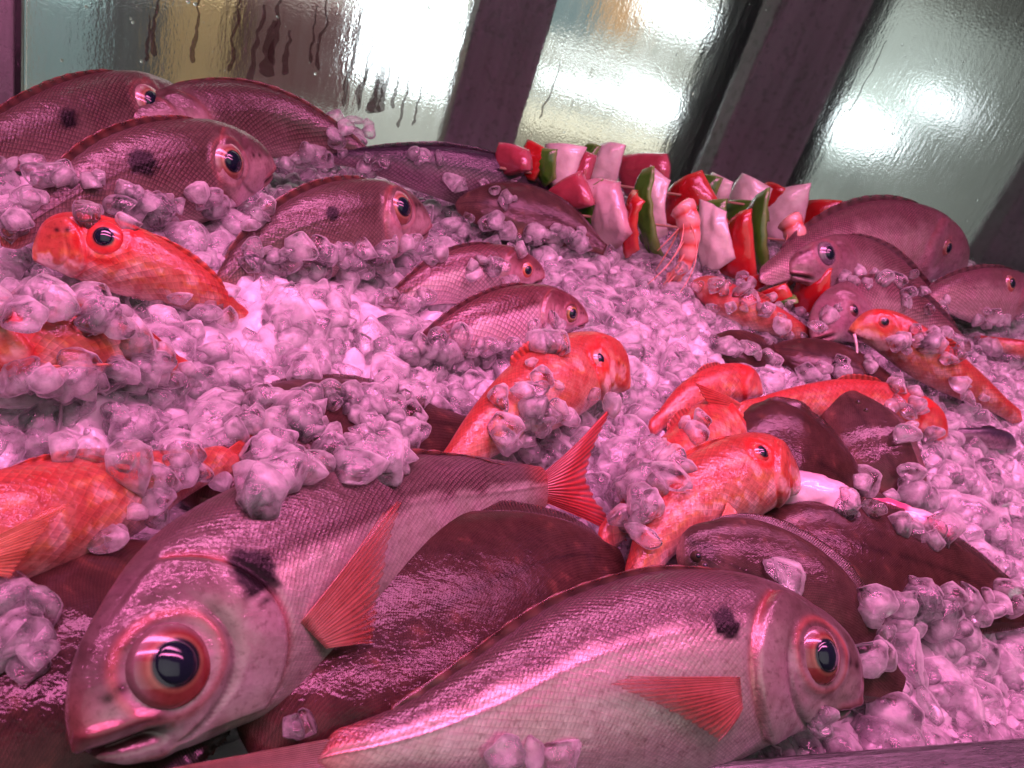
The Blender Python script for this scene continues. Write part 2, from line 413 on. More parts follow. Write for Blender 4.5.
    Hc = mix(np.array(st['head']), np.array(st['back'])*1.1, sst(.15, .7, q+(nz-.5)*.5))
    Hc = mix(Hc, np.array(st['belly'])*.9, sst(-.2, -.8, q))
    C = mix(C, Hc, hm*.85)
    C = mix(C, np.array(st['snout']), sst(.055, .0, s[:, None]+0*d)*.75)
    sc = (1-hm)*np.ones_like(d); met = st['met']*(ft*.9+.1)*np.ones_like(d)
    if kind == 'bream': sc = sc*(1-(.6 if style == 'silver' else .15)*ft)*np.clip(.45+.9*(nz-.1), .3, 1)
    if kind == 'bream':
        C = mix(C, np.array((.42, .07, .06)), gate*np.exp(-((k1-.05)/.045)**2)*(.5 if style == 'silver' else .22))
        C = mix(C, np.array(st['back'])*.8, gate*sst(.5, .2, q)*np.exp(-(k2/.045)**2)*.5)
        C = mix(C, np.array((.5, .13, .11)), np.exp(-((dist_e-er*1.12)/(er*.10))**2)*(.5 if style == 'silver' else .2))
        C = mix(C, np.array(st['back'])*.55, lat*.35)
        C = C*(1+.10*np.sin(q*38)[..., None]*(1-hm)[..., None]*.6)
        C = mix(C, C*np.array((1.25, 1.05, 1.25)), sst(.5, .75, nz)*.6)
        C = mix(C, C*np.array((.62, .48, .5)), sst(.55, .8, nz2)*hm*.7)
        met = met*(1-hm*.25)
    if kind == 'mullet': sc = sc*(.30+.25*sst(.40, .65, nz))
    if style in ('red', 'rosy'):
        yel = np.exp(-((q-.12)/.10)**2)+.9*np.exp(-((q+.28)/.09)**2)+.6*np.exp(-((q-.48)/.07)**2)
        C = mix(C, np.array((.62, .30, .05)), np.clip(yel, 0, 1)*sst(.35, .6, nz)*.65)
        C = mix(C, np.array((.62, .43, .39)), sst(.52, .66, nz)*(.75 if style == 'red' else .55)*sst(.75, .1, q))
        C = mix(C, np.array((.34, .03, .025)), sst(.50, .68, nz2)*.5)
        C = mix(C, np.array((.90, .70, .64)), gate*hm*sst(.3, -.6, q)*sst(.45, .6, nz)*.8)
        C = mix(C, np.array((.55, .02, .02)), np.exp(-((dist_e-er*1.25)/(er*.35))**2)*.8)
        C = mix(C, np.array((.5, .03, .03)), gate*np.exp(-((k1-.05)/.05)**2)*.6)
    if kind == 'flat':
        disp_l = np.exp(-(q/.04)**2)
        C = mix(C, C*.45, disp_l*.7)
        if snoutc is not None: C = mix(C, np.array(snoutc), sst(.030, .006, s[:, None]+.02*(nz-.5))*.9); C = mix(C, np.array((.02, .016, .012)), sst(.02, .05, s[:, None]+0*d)*sst(.17, .10, s[:, None]+0*d)*sst(.35, .55, nz)*.9)
        if rimc is not None: C = mix(C, np.array(rimc), sst(.035, .0, s[:, None]+0*d)*.9)
        C = C*(.65+.8*nz2[..., None])*(.75+.5*nz[..., None])
        C = mix(C, C*np.array((2.3, 2.2, 1.9)), sst(.72, .82, nz2)*.5)
        sc[:] = .8
    if mouth and kind != 'flat':
        C = mix(C, np.array((.05, .008, .01)), inm*np.exp(-(dm/(hh*.042*gape))**4))
        C = mix(C, np.array((.17, .045, .05)), inm*.85*np.exp(-((np.abs(dm)-hh*.09*gape)/(hh*.05))**2))
    if kind != 'flat' and eye:
        for k_ in (.40, .52):
            dn = np.hypot(x - es*sp.L*k_*1.05, d-(ed*.9+er*.25))
            C = mix(C, np.array((.03, .01, .012)), np.exp(-(dn/(er*.13))**2)*side)
    if spot:
        ss, sq, sr = spot
        ds = np.hypot((s[:, None]-ss)*sp.L, (q-sq)*hh*.9)
        ds = ds*(1+.7*(fbm(np.stack([x*260, d*520, 0*x+seed], -1), seed+9)-.5))
        k = sst(sr*1.15, sr*.75, ds)*(sn[None] > 0)
        C = mix(C, np.array((.006, .004, .006)), k*.99); met = met*(1-k)
    wet = np.ones_like(d) if not spot else 1-.85*k
    tailm = sst(.9, 1.0, s[:, None]+0*d)
    if style in ('silver', 'brown', 'red', 'rosy'): C = mix(C, np.array((.5, .09, .07)), tailm*.6)
    C = np.clip(C, 0.003, .9)
    girth = np.cumsum(np.r_[[0*th], np.zeros((NS-1, NTH))], axis=0)
    arc = np.abs(np.arccos(np.clip(c, -1, 1)))[None]*((top+bot)[:, None]*.5)
    uv = np.stack([x/(2*scale), arc/(2*scale*.85) + 0*x], -1).reshape(-1, 2)
    uv = np.vstack([uv, uv[-1]])
    app = lambda a: np.append(a.ravel(), a.ravel()[-1])
    Ca = np.vstack([C.reshape(-1, 3), C.reshape(-1, 3)[-1:]])
    mat = {'bream': M_BREAM, 'mullet': M_MULLET, 'flat': M_FLAT}[kind]
    root = empty(name, sp.at(.45)[0])
    tag(root, label, cat, group)
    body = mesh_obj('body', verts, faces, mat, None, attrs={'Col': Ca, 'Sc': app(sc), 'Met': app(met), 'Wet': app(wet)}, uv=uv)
    allv, allf = [verts], [list(map(tuple, faces))]
    adopt(body, root)
    def part(o):
        allv.append(np.array([v.co for v in o.data.vertices])); allf.append([tuple(f.vertices) for f in o.data.polygons]); adopt(o, root); return o
    finc = {'silver': ((.24, .06, .05), (.40, .06, .04)), 'brown': ((.25, .06, .05), (.45, .09, .06)), 'red': ((.55, .09, .05), (.5, .04, .03)), 'rosy': ((.5, .14, .1), (.5, .05, .04))}.get(
        style, ((.14, .06, .06), (.2, .08, .08)))
    if style in ('flat', 'flatgrey'): finc = ((.09, .035, .028), (.12, .05, .04))
    if style == 'dark': finc = ((.05, .04, .05), (.09, .07, .08))
    K = {2: 90, 1: 50, 0: 26}[res]
    if dorsal:
        a, b, hgt, lean = dorsal if isinstance(dorsal, tuple) else ((.30, .88, .16, 25) if kind == 'bream' else (.34, .52, .22, 30))
        ss = np.linspace(a, b, K); pp, TT, LL, DD = sp.at(ss); tp = prof(pr['top'], ss)*hh
        shape = np.sin(np.pi*np.clip((ss-a)/(b-a)*1.0, 0, 1))**.45
        A = pp + DD*(tp*.97)[:, None]
        ln = math.radians(lean)
        B = A + (DD*math.cos(ln)+LL*math.sin(ln))*(hgt*hh*shape+1e-4)[:, None] + TT*(hgt*hh*.8*shape)[:, None]
        dc = np.array(st['back'])*.8 if style not in ('red', 'rosy') else np.array(finc[0])
        part(rib_sheet('dorsal_fin', A, B, dc, dc*.7+np.array(finc[1])*.3, M_FIN, None, nray=14 if kind == 'bream' else 8, thick=.001, amp=.0008*hh/.04, ragged=.06, seed=seed, nv=6))
    if fringe:
        fw = fringe if isinstance(fringe, float) else .2
        for nm, key, sg in (('dorsal_fin', 'top', 1), ('anal_fin', 'bot', -1)):
            ss = np.linspace(.10, .95, K*5); pp, TT, LL, DD = sp.at(ss); tp = prof(pr[key], ss)*hh
            shape = np.sin(np.pi*np.clip((ss-.10)/.85, 0, 1))**.5
            A = pp+DD*(sg*tp*.96)[:, None]
            wv = (fbm(np.stack([ss*9, 0*ss, 0*ss+seed], -1), seed)-.5)
            B = A+DD*(sg*fw*hh*shape+1e-4*sg)[:, None]+TT*(fw*hh*.35*shape)[:, None] - LL*((.10+.25*wv)*hh*fw*2*shape)[:, None]
            part(rib_sheet(nm, A, B, np.array(rimc if rimc is not None else st['back'])*.9, np.array(rimc if rimc is not None else np.array(st['back'])*1.4), M_FIN, None, nray=120, thick=.0012, amp=.0003, ragged=.05, seed=seed, nv=6))
    if anal and kind != 'flat':
        ss = np.linspace(.62, .84, K//2); pp, TT, LL, DD = sp.at(ss); bp = prof(pr['bot'], ss)*hh
        shape = np.sin(np.pi*np.clip((ss-.6)/.26, 0, 1))**.6
        A = pp-DD*(bp*.96)[:, None]; B = A-DD*(.28*hh*shape)[:, None]+TT*(.2*hh*shape)[:, None]
        part(rib_sheet('anal_fin', A, B, finc[0], finc[1], M_FIN, None, nray=9, seed=seed+2, nv=6))
    if tail:
        tl, spread, fork, curl = tail
        ss = np.linspace(-1, 1, K); pe, Te, Le, De = [a[0] for a in sp.at(np.array([.965]))]
        A = pe + De*(ss*prof(pr['top'], np.array([.985]))[0]*hh*.95)[:, None]
        ln = tl*(1-fork*(1-np.abs(ss)**1.3))
        B = pe + Te*ln[:, None] + De*(ss*spread)[:, None]
        tc = tailc or finc; tf = rib_sheet('tail_fin', A, B, tc[0], tc[1], M_FIN, None, nray=18, thick=.0012, amp=.0006, ragged=.03, seed=seed+4, curve=Le*curl, nv=14)
        part(tf)
    if pect:
        ps, pq, ln, ang, wd, lift = pect
        pp, TT, LL, DD = [a[0] for a in sp.at(np.array([ps]))]
        dd = pq*hh; w0 = np.interp(ps, s, wid)*math.sqrt(max(0, 1-min(1, pq*pq)))**ex
        base = pp+DD*dd+LL*(w0*1.0+hh*.012)
        aa = math.radians(ang); ax = TT*math.cos(aa)+DD*math.sin(aa); ay = -TT*math.sin(aa)+DD*math.cos(aa)
        ax = unit(ax+LL*lift)
        k = np.linspace(-1, 1, K//2)
        A = base + ay*(k*wd*.24)[:, None]
        lnk = ln*(.20+.80*((k+1)/2)**1.25)*(1-.22*sst(.8, 1.0, k))
        B = base + ax*lnk[:, None] + ay*((k-.5)*wd*.50)[:, None]
        pc = ((.42, .15, .13), (.44, .09, .07)) if kind == 'bream' else ((.8, .3, .18), (.8, .2, .12))
        part(rib_sheet('pectoral_fin', A, B, pc[0], pc[1], M_FIN, None, nray=27, thick=.0007, amp=.0005, ragged=.03, seed=seed+6, curve=LL*hh*.05, nv=14, fade=.85))
    if eye:
        pp, TT, LL, DD = [a[0] for a in sp.at(np.array([es]))]
        tp = np.interp(es, s, top if ed > 0 else bot); w0 = np.interp(es, s, wid)
        cq = np.clip(ed/tp, -.95, .95); lw = w0*math.sqrt(1-cq*cq)**ex
        # local surface normal
        Ne = unit(LL*(1/max(w0, 1e-4))*math.sqrt(1-cq*cq) + DD*cq/tp*.9 - TT*.55*(np.interp(es+.03, s, wid)-np.interp(es-.03, s, wid))/(.06*sp.L)/max(w0, 1e-4))
        ec = pp+DD*ed+LL*lw - Ne*er*.10
        ecs = eye_cols or (((.38, .20, .12), (.26, .09, .07), (.38, .26, .24)) if style == 'brown' else None) or ((.28, .12, .07), (.22, .04, .035), (.21, .125, .13))
        v, f, rho, ang_ = dome(ec, Ne, DD, er, er*.40, 12, 36)
        gold, red_, outer = map(np.array, ecs)
        c_ = mix(gold*np.ones((len(v), 3)), red_, sst(.60, .66, rho)); c_ = mix(c_, mix(outer, red_*1.1, sst(.1, -.9, np.sin(ang_))), sst(.70, .80, rho))
        c_ = mix(c_, outer*.5, sst(.93, 1, rho)); c_ = mix(c_, np.array((.01, .01, .02)), sst(.58, .52, rho))
        eo = part(mesh_obj('eye', v, f, M_EYE, None, attrs={'Col': np.clip(c_, 0, 1)}))
        v, f, rho, _ = dome(ec+Ne*er*.29, Ne, DD, er*.55, er*.20, 8, 30, .92)
        po = mesh_obj('pupil', v, f, M_PUPIL, None)
        adopt(po, root); po.parent = eo
    for bx, by, br in bumps:                       # both eyes of a flatfish sit on its upper side
        a_, b_, dd_ = locate(bx, by, .01, .45); ws = surf(np.array([a_]), np.array([b_]))[0][0]; LL, DD = sp.at(np.array([a_]))[2][0], sp.at(np.array([a_]))[3][0]
        v, f, rho, _ = dome(ws-LL*br*.2, LL, DD, br, br*.8, 8, 24)
        eo = part(mesh_obj('eye', v, f, M_FLAT, None, attrs={'Col': np.tile((.06, .045, .03), (len(v), 1)), 'Sc': np.zeros(len(v)), 'Met': np.zeros(len(v)), 'Wet': np.ones(len(v))}, uv=np.zeros((len(v), 2))))
        v, f, rho, _ = dome(ws+LL*br*.5, LL, DD, br*.45, br*.22, 5, 18)
        po = mesh_obj('pupil', v, f, M_PUPIL, None); adopt(po, root); po.parent = eo
    if barbel:
        (x0, y0), (x1, y1) = barbel
        a = sp.at(np.array([.03]))[0][0]; dA = np.linalg.norm(a)-.006
        a = Pd(x0, y0, dA); b = Pd(x1, y1, dA-.004)
        part(tube('barbel', np.linspace(a, b, 8)+np.outer(np.sin(np.linspace(0, 3.1, 8)), CR*.0015), np.linspace(.0013, .0007, 8), M_FIN, col=(.85, .68, .66)))
    off = 0; V_, F_ = [], []
    for v, f in zip(allv, allf):
        V_.append(v); F_ += [tuple(i+off for i in t_) for t_ in f]; off += len(v)
    FISH.append((np.vstack(V_), F_))
    return root, sp

def tube(name, pts, rad, mat, parent=None, col=None, ns=10):
    pts = np.asarray(pts); T = unit(np.gradient(pts, axis=0)); X = unit(np.cross(T, np.array([.31, .77, .55]))); Y = np.cross(T, X)
    a = np.linspace(0, 2*np.pi, ns, endpoint=False)
    V = pts[:, None]+np.asarray(rad)[:, None, None]*(X[:, None]*np.cos(a)[None, :, None]+Y[:, None]*np.sin(a)[None, :, None])
    n = len(pts); v = np.vstack([V.reshape(-1, 3), pts[:1], pts[-1:]])
    f = grid_faces(n, ns, True)+[((j+1) % ns, j, n*ns) for j in range(ns)]+[((n-1)*ns+j, (n-1)*ns+(j+1) % ns, n*ns+1) for j in range(ns)]
    return mesh_obj(name, v, f, mat, parent, attrs={'Col': np.tile(np.array(col if col is not None else (.5, .5, .5), float), (len(v), 1)), 'Op': np.ones(len(v))})

exec_fish = True
G_BREAM = 'breams laid out on the ice'; G_RED = 'red mullets laid out on the ice'; G_FLAT = 'dark flatfish laid out on the ice'
# ---- the two large breams in front
make_fish('bream', 'largest pink silver bream, open mouthed head toward the lower left corner', 'fish', 'bream', 'silver',
   [(72, 752, .046), (150, 690, .046), (235, 622, .043), (330, 565, .038), (450, 510, .031), (552, 486, .026)], .0405, G_BREAM, roll=14, res=2, seed=3,
   eye=(175, 664, .0128), spot=(256, 572, .0085), pect=(312, 632, .062, 22, .027, .2), tail=(.056, .036, .45, .004), dorsal=(.40, .93, .10, 55), scale=.0013, flat=.1, headf=.265, q0=.30, stalk=1.3, gape=1.9, tailc=((.34, .035, .035), (.52, .04, .04)))
make_fish('bream', 'pale silver bream with red pectoral fin lying along the front steel rail', 'fish', 'bream', 'silver',
   [(860, 698, .028), (805, 676, .034), (720, 668, .036), (600, 684, .038), (480, 724, .038), (390, 748, .037), (318, 760, .036)], .0395, G_BREAM, roll=6, res=2, seed=8, tailc=((.34, .20, .18), (.26, .08, .06)),
   eye=(821, 656, .0125), spot=(726, 624, .0062), pect=(738, 690, .070, 3, .022, .10), tail=(.06, .003, .1, .0), dorsal=(.28, .90, .11, 35), scale=.0015, flat=.1)
# ---- breams at the upper left
make_fish('bream', 'brown bream at the upper left edge, nearest the corner upright of the glass', 'fish', 'bream', 'brown',
   [(197, 110, .022), (135, 116, .026), (60, 132, .026), (-20, 152, .024), (-70, 172, .022)], .0305, G_BREAM, roll=8, res=1, seed=12, eye=(150, 102, .0128), spot=(68, 119, .007), scale=.0019, flat=.1)
make_fish('bream', 'arched brown bream at the upper left with its tail dipping into ice', 'fish', 'bream', 'brown',
   [(274, 166, .034), (210, 172, .038), (130, 182, .040), (55, 210, .036), (2, 245, .026)], .0325, G_BREAM, roll=10, res=2, seed=15, eye=(231, 162, .0128), spot=(143, 164, .008), scale=.0019, flat=.1)
make_fish('bream', 'brown bream with large staring eye, half sunk in ice left of center', 'fish', 'bream', 'brown',
   [(430, 224, .030), (375, 226, .034), (310, 236, .034), (250, 262, .022), (215, 297, .008)], .0310, G_BREAM, roll=8, res=2, seed=19, eye=(402, 207, .0122), spot=(333, 213, .0045), scale=.0017, flat=.1)
make_fish('bream', 'striped brown bream with hidden head, its back arching beside the fogged glass', 'fish', 'bream', 'brown',
   [(120, 138, .02), (200, 124, .024), (270, 124, .026), (340, 146, .022), (385, 172, .012)], .030, G_BREAM, roll=10, res=1, seed=22, scale=.0022, flat=.1, dorsal=(.2, .9, .1, 20))
make_fish('bream', 'dark purple fish with glinting scales, left of the rear pepper skewer', 'fish', 'bream', 'dark',
   [(560, 205, .012), (500, 186, .024), (430, 170, .026), (360, 160, .018), (320, 158, .01)], .024, G_BREAM, roll=15, res=1, seed=25, scale=.0022, flat=.2)
# ---- small silvery ones in the middle
make_fish('small_bream', 'small pink scaled fish half sunk, upper of two in central ice', 'fish', 'bream', 'pinksilver',
   [(545, 276, .018), (500, 273, .019), (450, 278, .018), (405, 298, .008), (370, 316, -.01)], .0205, 'small silvery fish in the central ice', roll=12, res=1, seed=31, eye=(527, 270, .0060), scale=.0022, flat=.1,
   eye_cols=((.7, .3, .12), (.6, .12, .08), (.55, .25, .22)))
make_fish('small_bream', 'small silver scaled fish with dark back, lower of two in central ice', 'fish', 'bream', 'pinksilver',
   [(588, 320, .016), (540, 316, .019), (480, 328, .020), (425, 352, .010), (390, 378, -.008)], .0220, 'small silvery fish in the central ice', roll=10, res=2, seed=34, eye=(572, 314, .0066), scale=.0023, flat=.1,
   eye_cols=((.5, .35, .1), (.25, .12, .04), (.12, .06, .05)))
# ---- red mullets
EM = ((.5, .08, .06), (.75, .06, .05), (.55, .04, .04))
make_fish('red_mullet', 'orange red mullet with big ringed eye and pale snout pointing left', 'fish', 'mullet', 'red',
   [(32, 256, .028), (80, 256, .032), (140, 268, .032), (198, 292, .024), (248, 325, .008)], .0215, G_RED, roll=10, res=2, seed=41, eye=(104, 238, .0092), scale=.0024, eye_cols=EM, dorsal=(.45, .8, .12, 30), flat=.1)
make_fish('red_mullet', 'red mullet at the left edge, head cut off, body under ice lumps', 'fish', 'mullet', 'red',
   [(-45, 366, .034), (0, 356, .038), (70, 346, .038), (130, 356, .028), (190, 376, .012)], .0225, G_RED, roll=10, res=1, seed=44, scale=.0022, eye_cols=EM, dorsal=(.3, .9, .08, 30), flat=.1, pect=(40, 365, .03, -10, .01, .1))
make_fish('red_mullet', 'red mullet with yellow stripes at the left edge, above the dark flatfish in the corner', 'fish', 'mullet', 'red',
   [(-150, 616, .036), (-60, 568, .038), (20, 536, .038), (100, 504, .032), (180, 474, .020), (235, 458, .012)], .0235, G_RED, roll=12, res=2, seed=47, scale=.0022, tail=(.05, .02, .4, 0), dorsal=(.35, .6, .12, 30), flat=.15,
   pect=(-30, 560, .034, 6, .014, .2))
make_fish('red_gurnard', 'rough red fish with small eye, partly under ice in the middle', 'fish', 'mullet', 'red',
   [(627, 384, .026), (590, 378, .030), (535, 398, .030), (480, 438, .024), (440, 485, .012)], .0275, None, roll=8, res=2, seed=51, eye=(600, 358, .0056), scale=.0018, eye_cols=((.5, .3, .25), (.5, .25, .22), (.6, .2, .18)), flat=.1)
make_fish('red_mullet', 'bright red orange mullet with curved back and snout pointing right', 'fish', 'mullet', 'red',
   [(794, 484, .040), (750, 484, .044), (700, 498, .042), (658, 538, .034), (636, 590, .022)], .0262, G_RED, roll=6, res=2, seed=54, eye=(762, 452, .0056), scale=.0022, pect=(728, 502, .022, -25, .010, .1),
   eye_cols=((.1, .02, .02), (.45, .04, .04), (.6, .12, .1)), dorsal=(.3, .8, .10, 25), flat=.1)
make_fish('red_mullet', 'short red mullet back showing between ice and the tail fin of another red mullet', 'fish', 'mullet', 'rosy',
   [(760, 392, .018), (725, 388, .022), (690, 398, .02), (650, 430, .008)], .0165, G_RED, roll=10, res=1, seed=57, scale=.003, flat=.1)
make_fish('red_mullet', 'pinkish red mullet running down behind the bright red orange mullet, head hidden', 'fish', 'mullet', 'rosy',
   [(745, 420, .016), (712, 440, .024), (675, 468, .026), (640, 505, .022), (600, 545, .012)], .023, G_RED, roll=10, res=1, seed=60, scale=.0034, flat=.1)
make_fish('red_mullet', 'slim pinkish red mullet stretched behind two flatfish with its tail fin fanned to the left', 'fish', 'mullet', 'rosy',
   [(945, 440, .010), (905, 418, .020), (850, 404, .026), (790, 404, .030), (735, 412, .032)], .0205, G_RED, roll=10, res=1, seed=63, scale=.0026, tail=(.045, .022, .35, .002), flat=.1)
make_fish('red_mullet', 'slender red mullet at right with one white barbel hanging from its chin', 'fish', 'mullet', 'red',
   [(849, 330, .034), (885, 338, .036), (935, 366, .032), (985, 396, .022), (1020, 420, .012)], .0225, G_RED, roll=10, res=1, seed=66, eye=(885, 322, .0055), scale=.0028, barbel=((854, 334), (856, 362)),
   eye_cols=((.1, .03, .03), (.4, .05, .05), (.6, .15, .12)), flat=.1)
make_fish('red_mullet', 'pink fish mostly buried in ice just below the skewered prawns', 'fish', 'mullet', 'rosy',
   [(690, 284, .006), (730, 306, .014), (780, 324, .014), (830, 350, .004)], .017, None, roll=10, res=0, seed=69, scale=.0026, flat=.2)
# ---- dark flatfish
make_fish('flatfish', 'dark glossy flatfish lying between the two large silver breams in front', 'flatfish', 'flat', 'flat',
   [(252, 760, .022), (320, 690, .026), (410, 630, .028), (500, 585, .028), (570, 560, .026), (622, 565, .018)], .041, G_FLAT, res=2, flat=.55, seed=71, dorsal=False, fringe=.22, scale=.0008, wmul=.8)
make_fish('flatfish', 'dark flatfish with long glistening fin in the lower left corner', 'flatfish', 'flat', 'flat',
   [(190, 560, .012), (130, 620, .02), (70, 680, .024), (0, 740, .024), (-60, 800, .02)], .040, G_FLAT, res=1, flat=.6, seed=74, dorsal=False, fringe=.3, scale=.0008)
make_fish('flatfish', 'dark flatfish buried under clear ice lumps above the largest bream', 'flatfish', 'flat', 'flat',
   [(180, 500, -.002), (260, 458, .0), (340, 440, .001), (420, 430, .0), (480, 432, -.006)], .042, G_FLAT, res=1, flat=.8, seed=77, dorsal=False, fringe=.15, scale=.0012)
make_fish('flatfish', 'rounded dark flatfish hump right behind the bright red orange mullet', 'flatfish', 'flat', 'flat',
   [(705, 425, .012), (745, 440, .022), (790, 458, .024), (835, 480, .018), (870, 505, .008)], .036, G_FLAT, res=1, flat=.5, seed=80, dorsal=False, fringe=.22, scale=.0008, wmul=.8)
make_fish('flatfish', 'brown flatfish with its pointed head upward, pale rim down its left side', 'flatfish', 'flat', 'flatgrey',
   [(838, 388, .034), (852, 412, .034), (874, 446, .030), (900, 480, .022), (925, 515, .012)], .0255, G_FLAT, res=1, flat=.5, seed=83, dorsal=False, fringe=.22, scale=.0008, bumps=((858, 402, .0024), (866, 410, .0022)), rimc=(.16, .09, .085), wmul=.75, up=(.8, -.6))
make_fish('flatfish', 'long dark flatfish narrowing toward the right edge, behind the pale lipped flatfish', 'flatfish', 'flat', 'flat',
   [(748, 516, .024), (800, 538, .028), (870, 556, .028), (950, 578, .022), (1040, 615, .014)], .031, G_FLAT, res=1, flat=.5, seed=86, dorsal=False, fringe=.24, scale=.0008, wmul=.8)
make_fish('flatfish', 'dark brown flatfish with pale rimmed dark eyed head resting above the front bream', 'flatfish', 'flat', 'flatgrey',
   [(676, 552, .042), (705, 560, .042), (770, 592, .038), (840, 640, .032), (900, 690, .02)], .032, G_FLAT, res=2, flat=.4, seed=89, dorsal=False, fringe=.2, scale=.0008, bumps=((697, 556, .0030), (704, 566, .0028)), snoutc=(.36, .22, .20), wmul=.8)
make_fish('flatfish', 'smooth reddish brown flatfish beside the pepper skewers, its lower side under ice', 'flatfish', 'flat', 'flatgrey',
   [(455, 205, .012), (500, 208, .022), (550, 220, .022), (605, 250, .014)], .024, G_FLAT, res=1, flat=.4, seed=92, dorsal=False, fringe=.12, scale=.0012)
make_fish('flatfish', 'dark red flatfish under the chin of the barbelled mullet, dotted with ice', 'flatfish', 'flat', 'flat',
   [(770, 350, .004), (820, 362, .012), (870, 380, .012), (915, 405, .004)], .024, G_FLAT, res=1, flat=.6, seed=95, dorsal=False, fringe=.12, scale=.0012)
make_fish('flatfish', 'small dark flatfish patch poking out of ice below the skewers', 'flatfish', 'flat', 'flat',
   [(700, 345, .0), (740, 348, .008), (790, 352, .0)], .018, G_FLAT, res=0, flat=.6, seed=98, dorsal=False, scale=.0012)
# ---- breams at the right
make_fish('bream', 'tall humped bream leaning on the fogged glass at right, behind the other breams', 'fish', 'bream', 'pale',
   [(965, 266, .040), (925, 252, .050), (870, 246, .052), (810, 256, .046), (760, 280, .034)], .047, G_BREAM, roll=0, res=1, seed=101, eye=(947, 248, .0100), scale=.0021, flat=0, eye_cols=((.45, .3, .2), (.3, .12, .1), (.25, .12, .12)))
make_fish('bream', 'grey bream facing left with its blunt lips beside a red pepper piece', 'fish', 'bream', 'pale',
   [(787, 272, .040), (815, 268, .046), (860, 272, .042), (905, 290, .030), (950, 315, .016)], .032, G_BREAM, roll=10, res=1, seed=104, eye=(828, 254, .0115), scale=.0021, flat=.1, eye_cols=((.2, .15, .2), (.14, .1, .14), (.25, .2, .22)))
make_fish('bream', 'pinkish bream whose head leaves the frame at the right edge, on top of ice', 'fish', 'bream', 'pale',
   [(1040, 306, .036), (1000, 298, .042), (950, 296, .040), (905, 312, .024)], .031, G_BREAM, roll=10, res=1, seed=107, eye=(1011, 284, .0100), scale=.0021, flat=.1, eye_cols=((.5, .3, .15), (.35, .1, .08), (.4, .2, .2)))
make_fish('bream', 'brown bream facing left with red raw gill, behind the barbelled mullet', 'fish', 'bream', 'pale',
   [(812, 338, .018), (845, 316, .028), (890, 310, .030), (935, 328, .022), (970, 350, .01)], .030, G_BREAM, roll=14, res=1, seed=110, scale=.0024, flat=.1, eye=(855, 310, .0065), eye_cols=((.1, .05, .05), (.12, .04, .04), (.2, .1, .1)))
make_fish('small_fish', 'reddish brown tail end of a fish poking from ice at the right edge', 'fish', 'mullet', 'rosy',
   [(1075, 372, .014), (1040, 356, .018), (1000, 344, .014), (975, 338, .004)], .014, None, roll=10, res=0, seed=113, scale=.003, flat=.2)
make_fish('small_fish', 'small bluish fish tail poking from ice right of the slim mullet', 'fish', 'mullet', 'dark',
   [(1015, 446, .010), (985, 438, .014), (955, 434, .010), (935, 430, 0)], .0095, None, roll=10, res=0, seed=116, scale=.003, flat=.2)

# ------------------------------------------------------------------ squid
def blob(name, label, cat, cpx, h, ax, rot, mat, col, seed, n=(40, 56)):
    c = P(*cpx, h); X = unit(CR*math.cos(rot)-CU*math.sin(rot)); Z = unit(-unit(c)*.5+NB*.5); X = unit(X-Z*(X@Z)); Y = np.cross(Z, X)
    th = np.linspace(0, np.pi, n[0]); ph = np.linspace(0, 2*np.pi, n[1], endpoint=False)
    d = np.stack([np.cos(th)[:, None]*np.ones(n[1])[None], np.sin(th)[:, None]*np.cos(ph)[None], np.sin(th)[:, None]*np.sin(ph)[None]], -1)
    r = 1+.5*(fbm(d*1.6+seed, seed)-.5)+.16*(fbm(d*5+seed, seed+2)-.5)
    V = d*r[..., None]*np.array(ax)
    V[..., 2] -= .35*ax[2]*np.abs(d[..., 1])**2
    v = (c+V[..., :1]*X+V[..., 1:2]*Y+V[..., 2:]*Z).reshape(-1, 3)
    f = grid_faces(n[0], n[1], True)
    cc = mix(np.array(col[0]), np.array(col[1]), sst(.42, .62, fbm(d*2.3+seed*2, seed+4)).ravel())
    o = mesh_obj(name, v, f, mat, attrs={'Col': cc}); tag(o, label, cat)
    FISH.append((v, f)); return o
def flesh_material():
    t = NT('pale_flesh'); col = t.attr('Col').outputs['Color']
    t.set(base=col, rough=.3, coat=.9, coatr=.06, sss=.5, sssr=(1, .6, .6), ssss=.006, normal=t.bump(t.noise(120, 3), .0012, .7)); return t.m
M_FLESH = flesh_material()
blob('squid', 'pale glossy squid body lying between two dark flatfish', 'squid', (802, 496), .034, (.030, .015, .012), math.radians(6), M_FLESH, ((.8, .62, .68), (.72, .46, .55)), 3)
blob('squid', 'small pale squid head with pink patch, right of the larger squid body', 'squid', (908, 522), .028, (.024, .012, .011), math.radians(28), M_FLESH, ((.84, .66, .7), (.65, .1, .22)), 5)

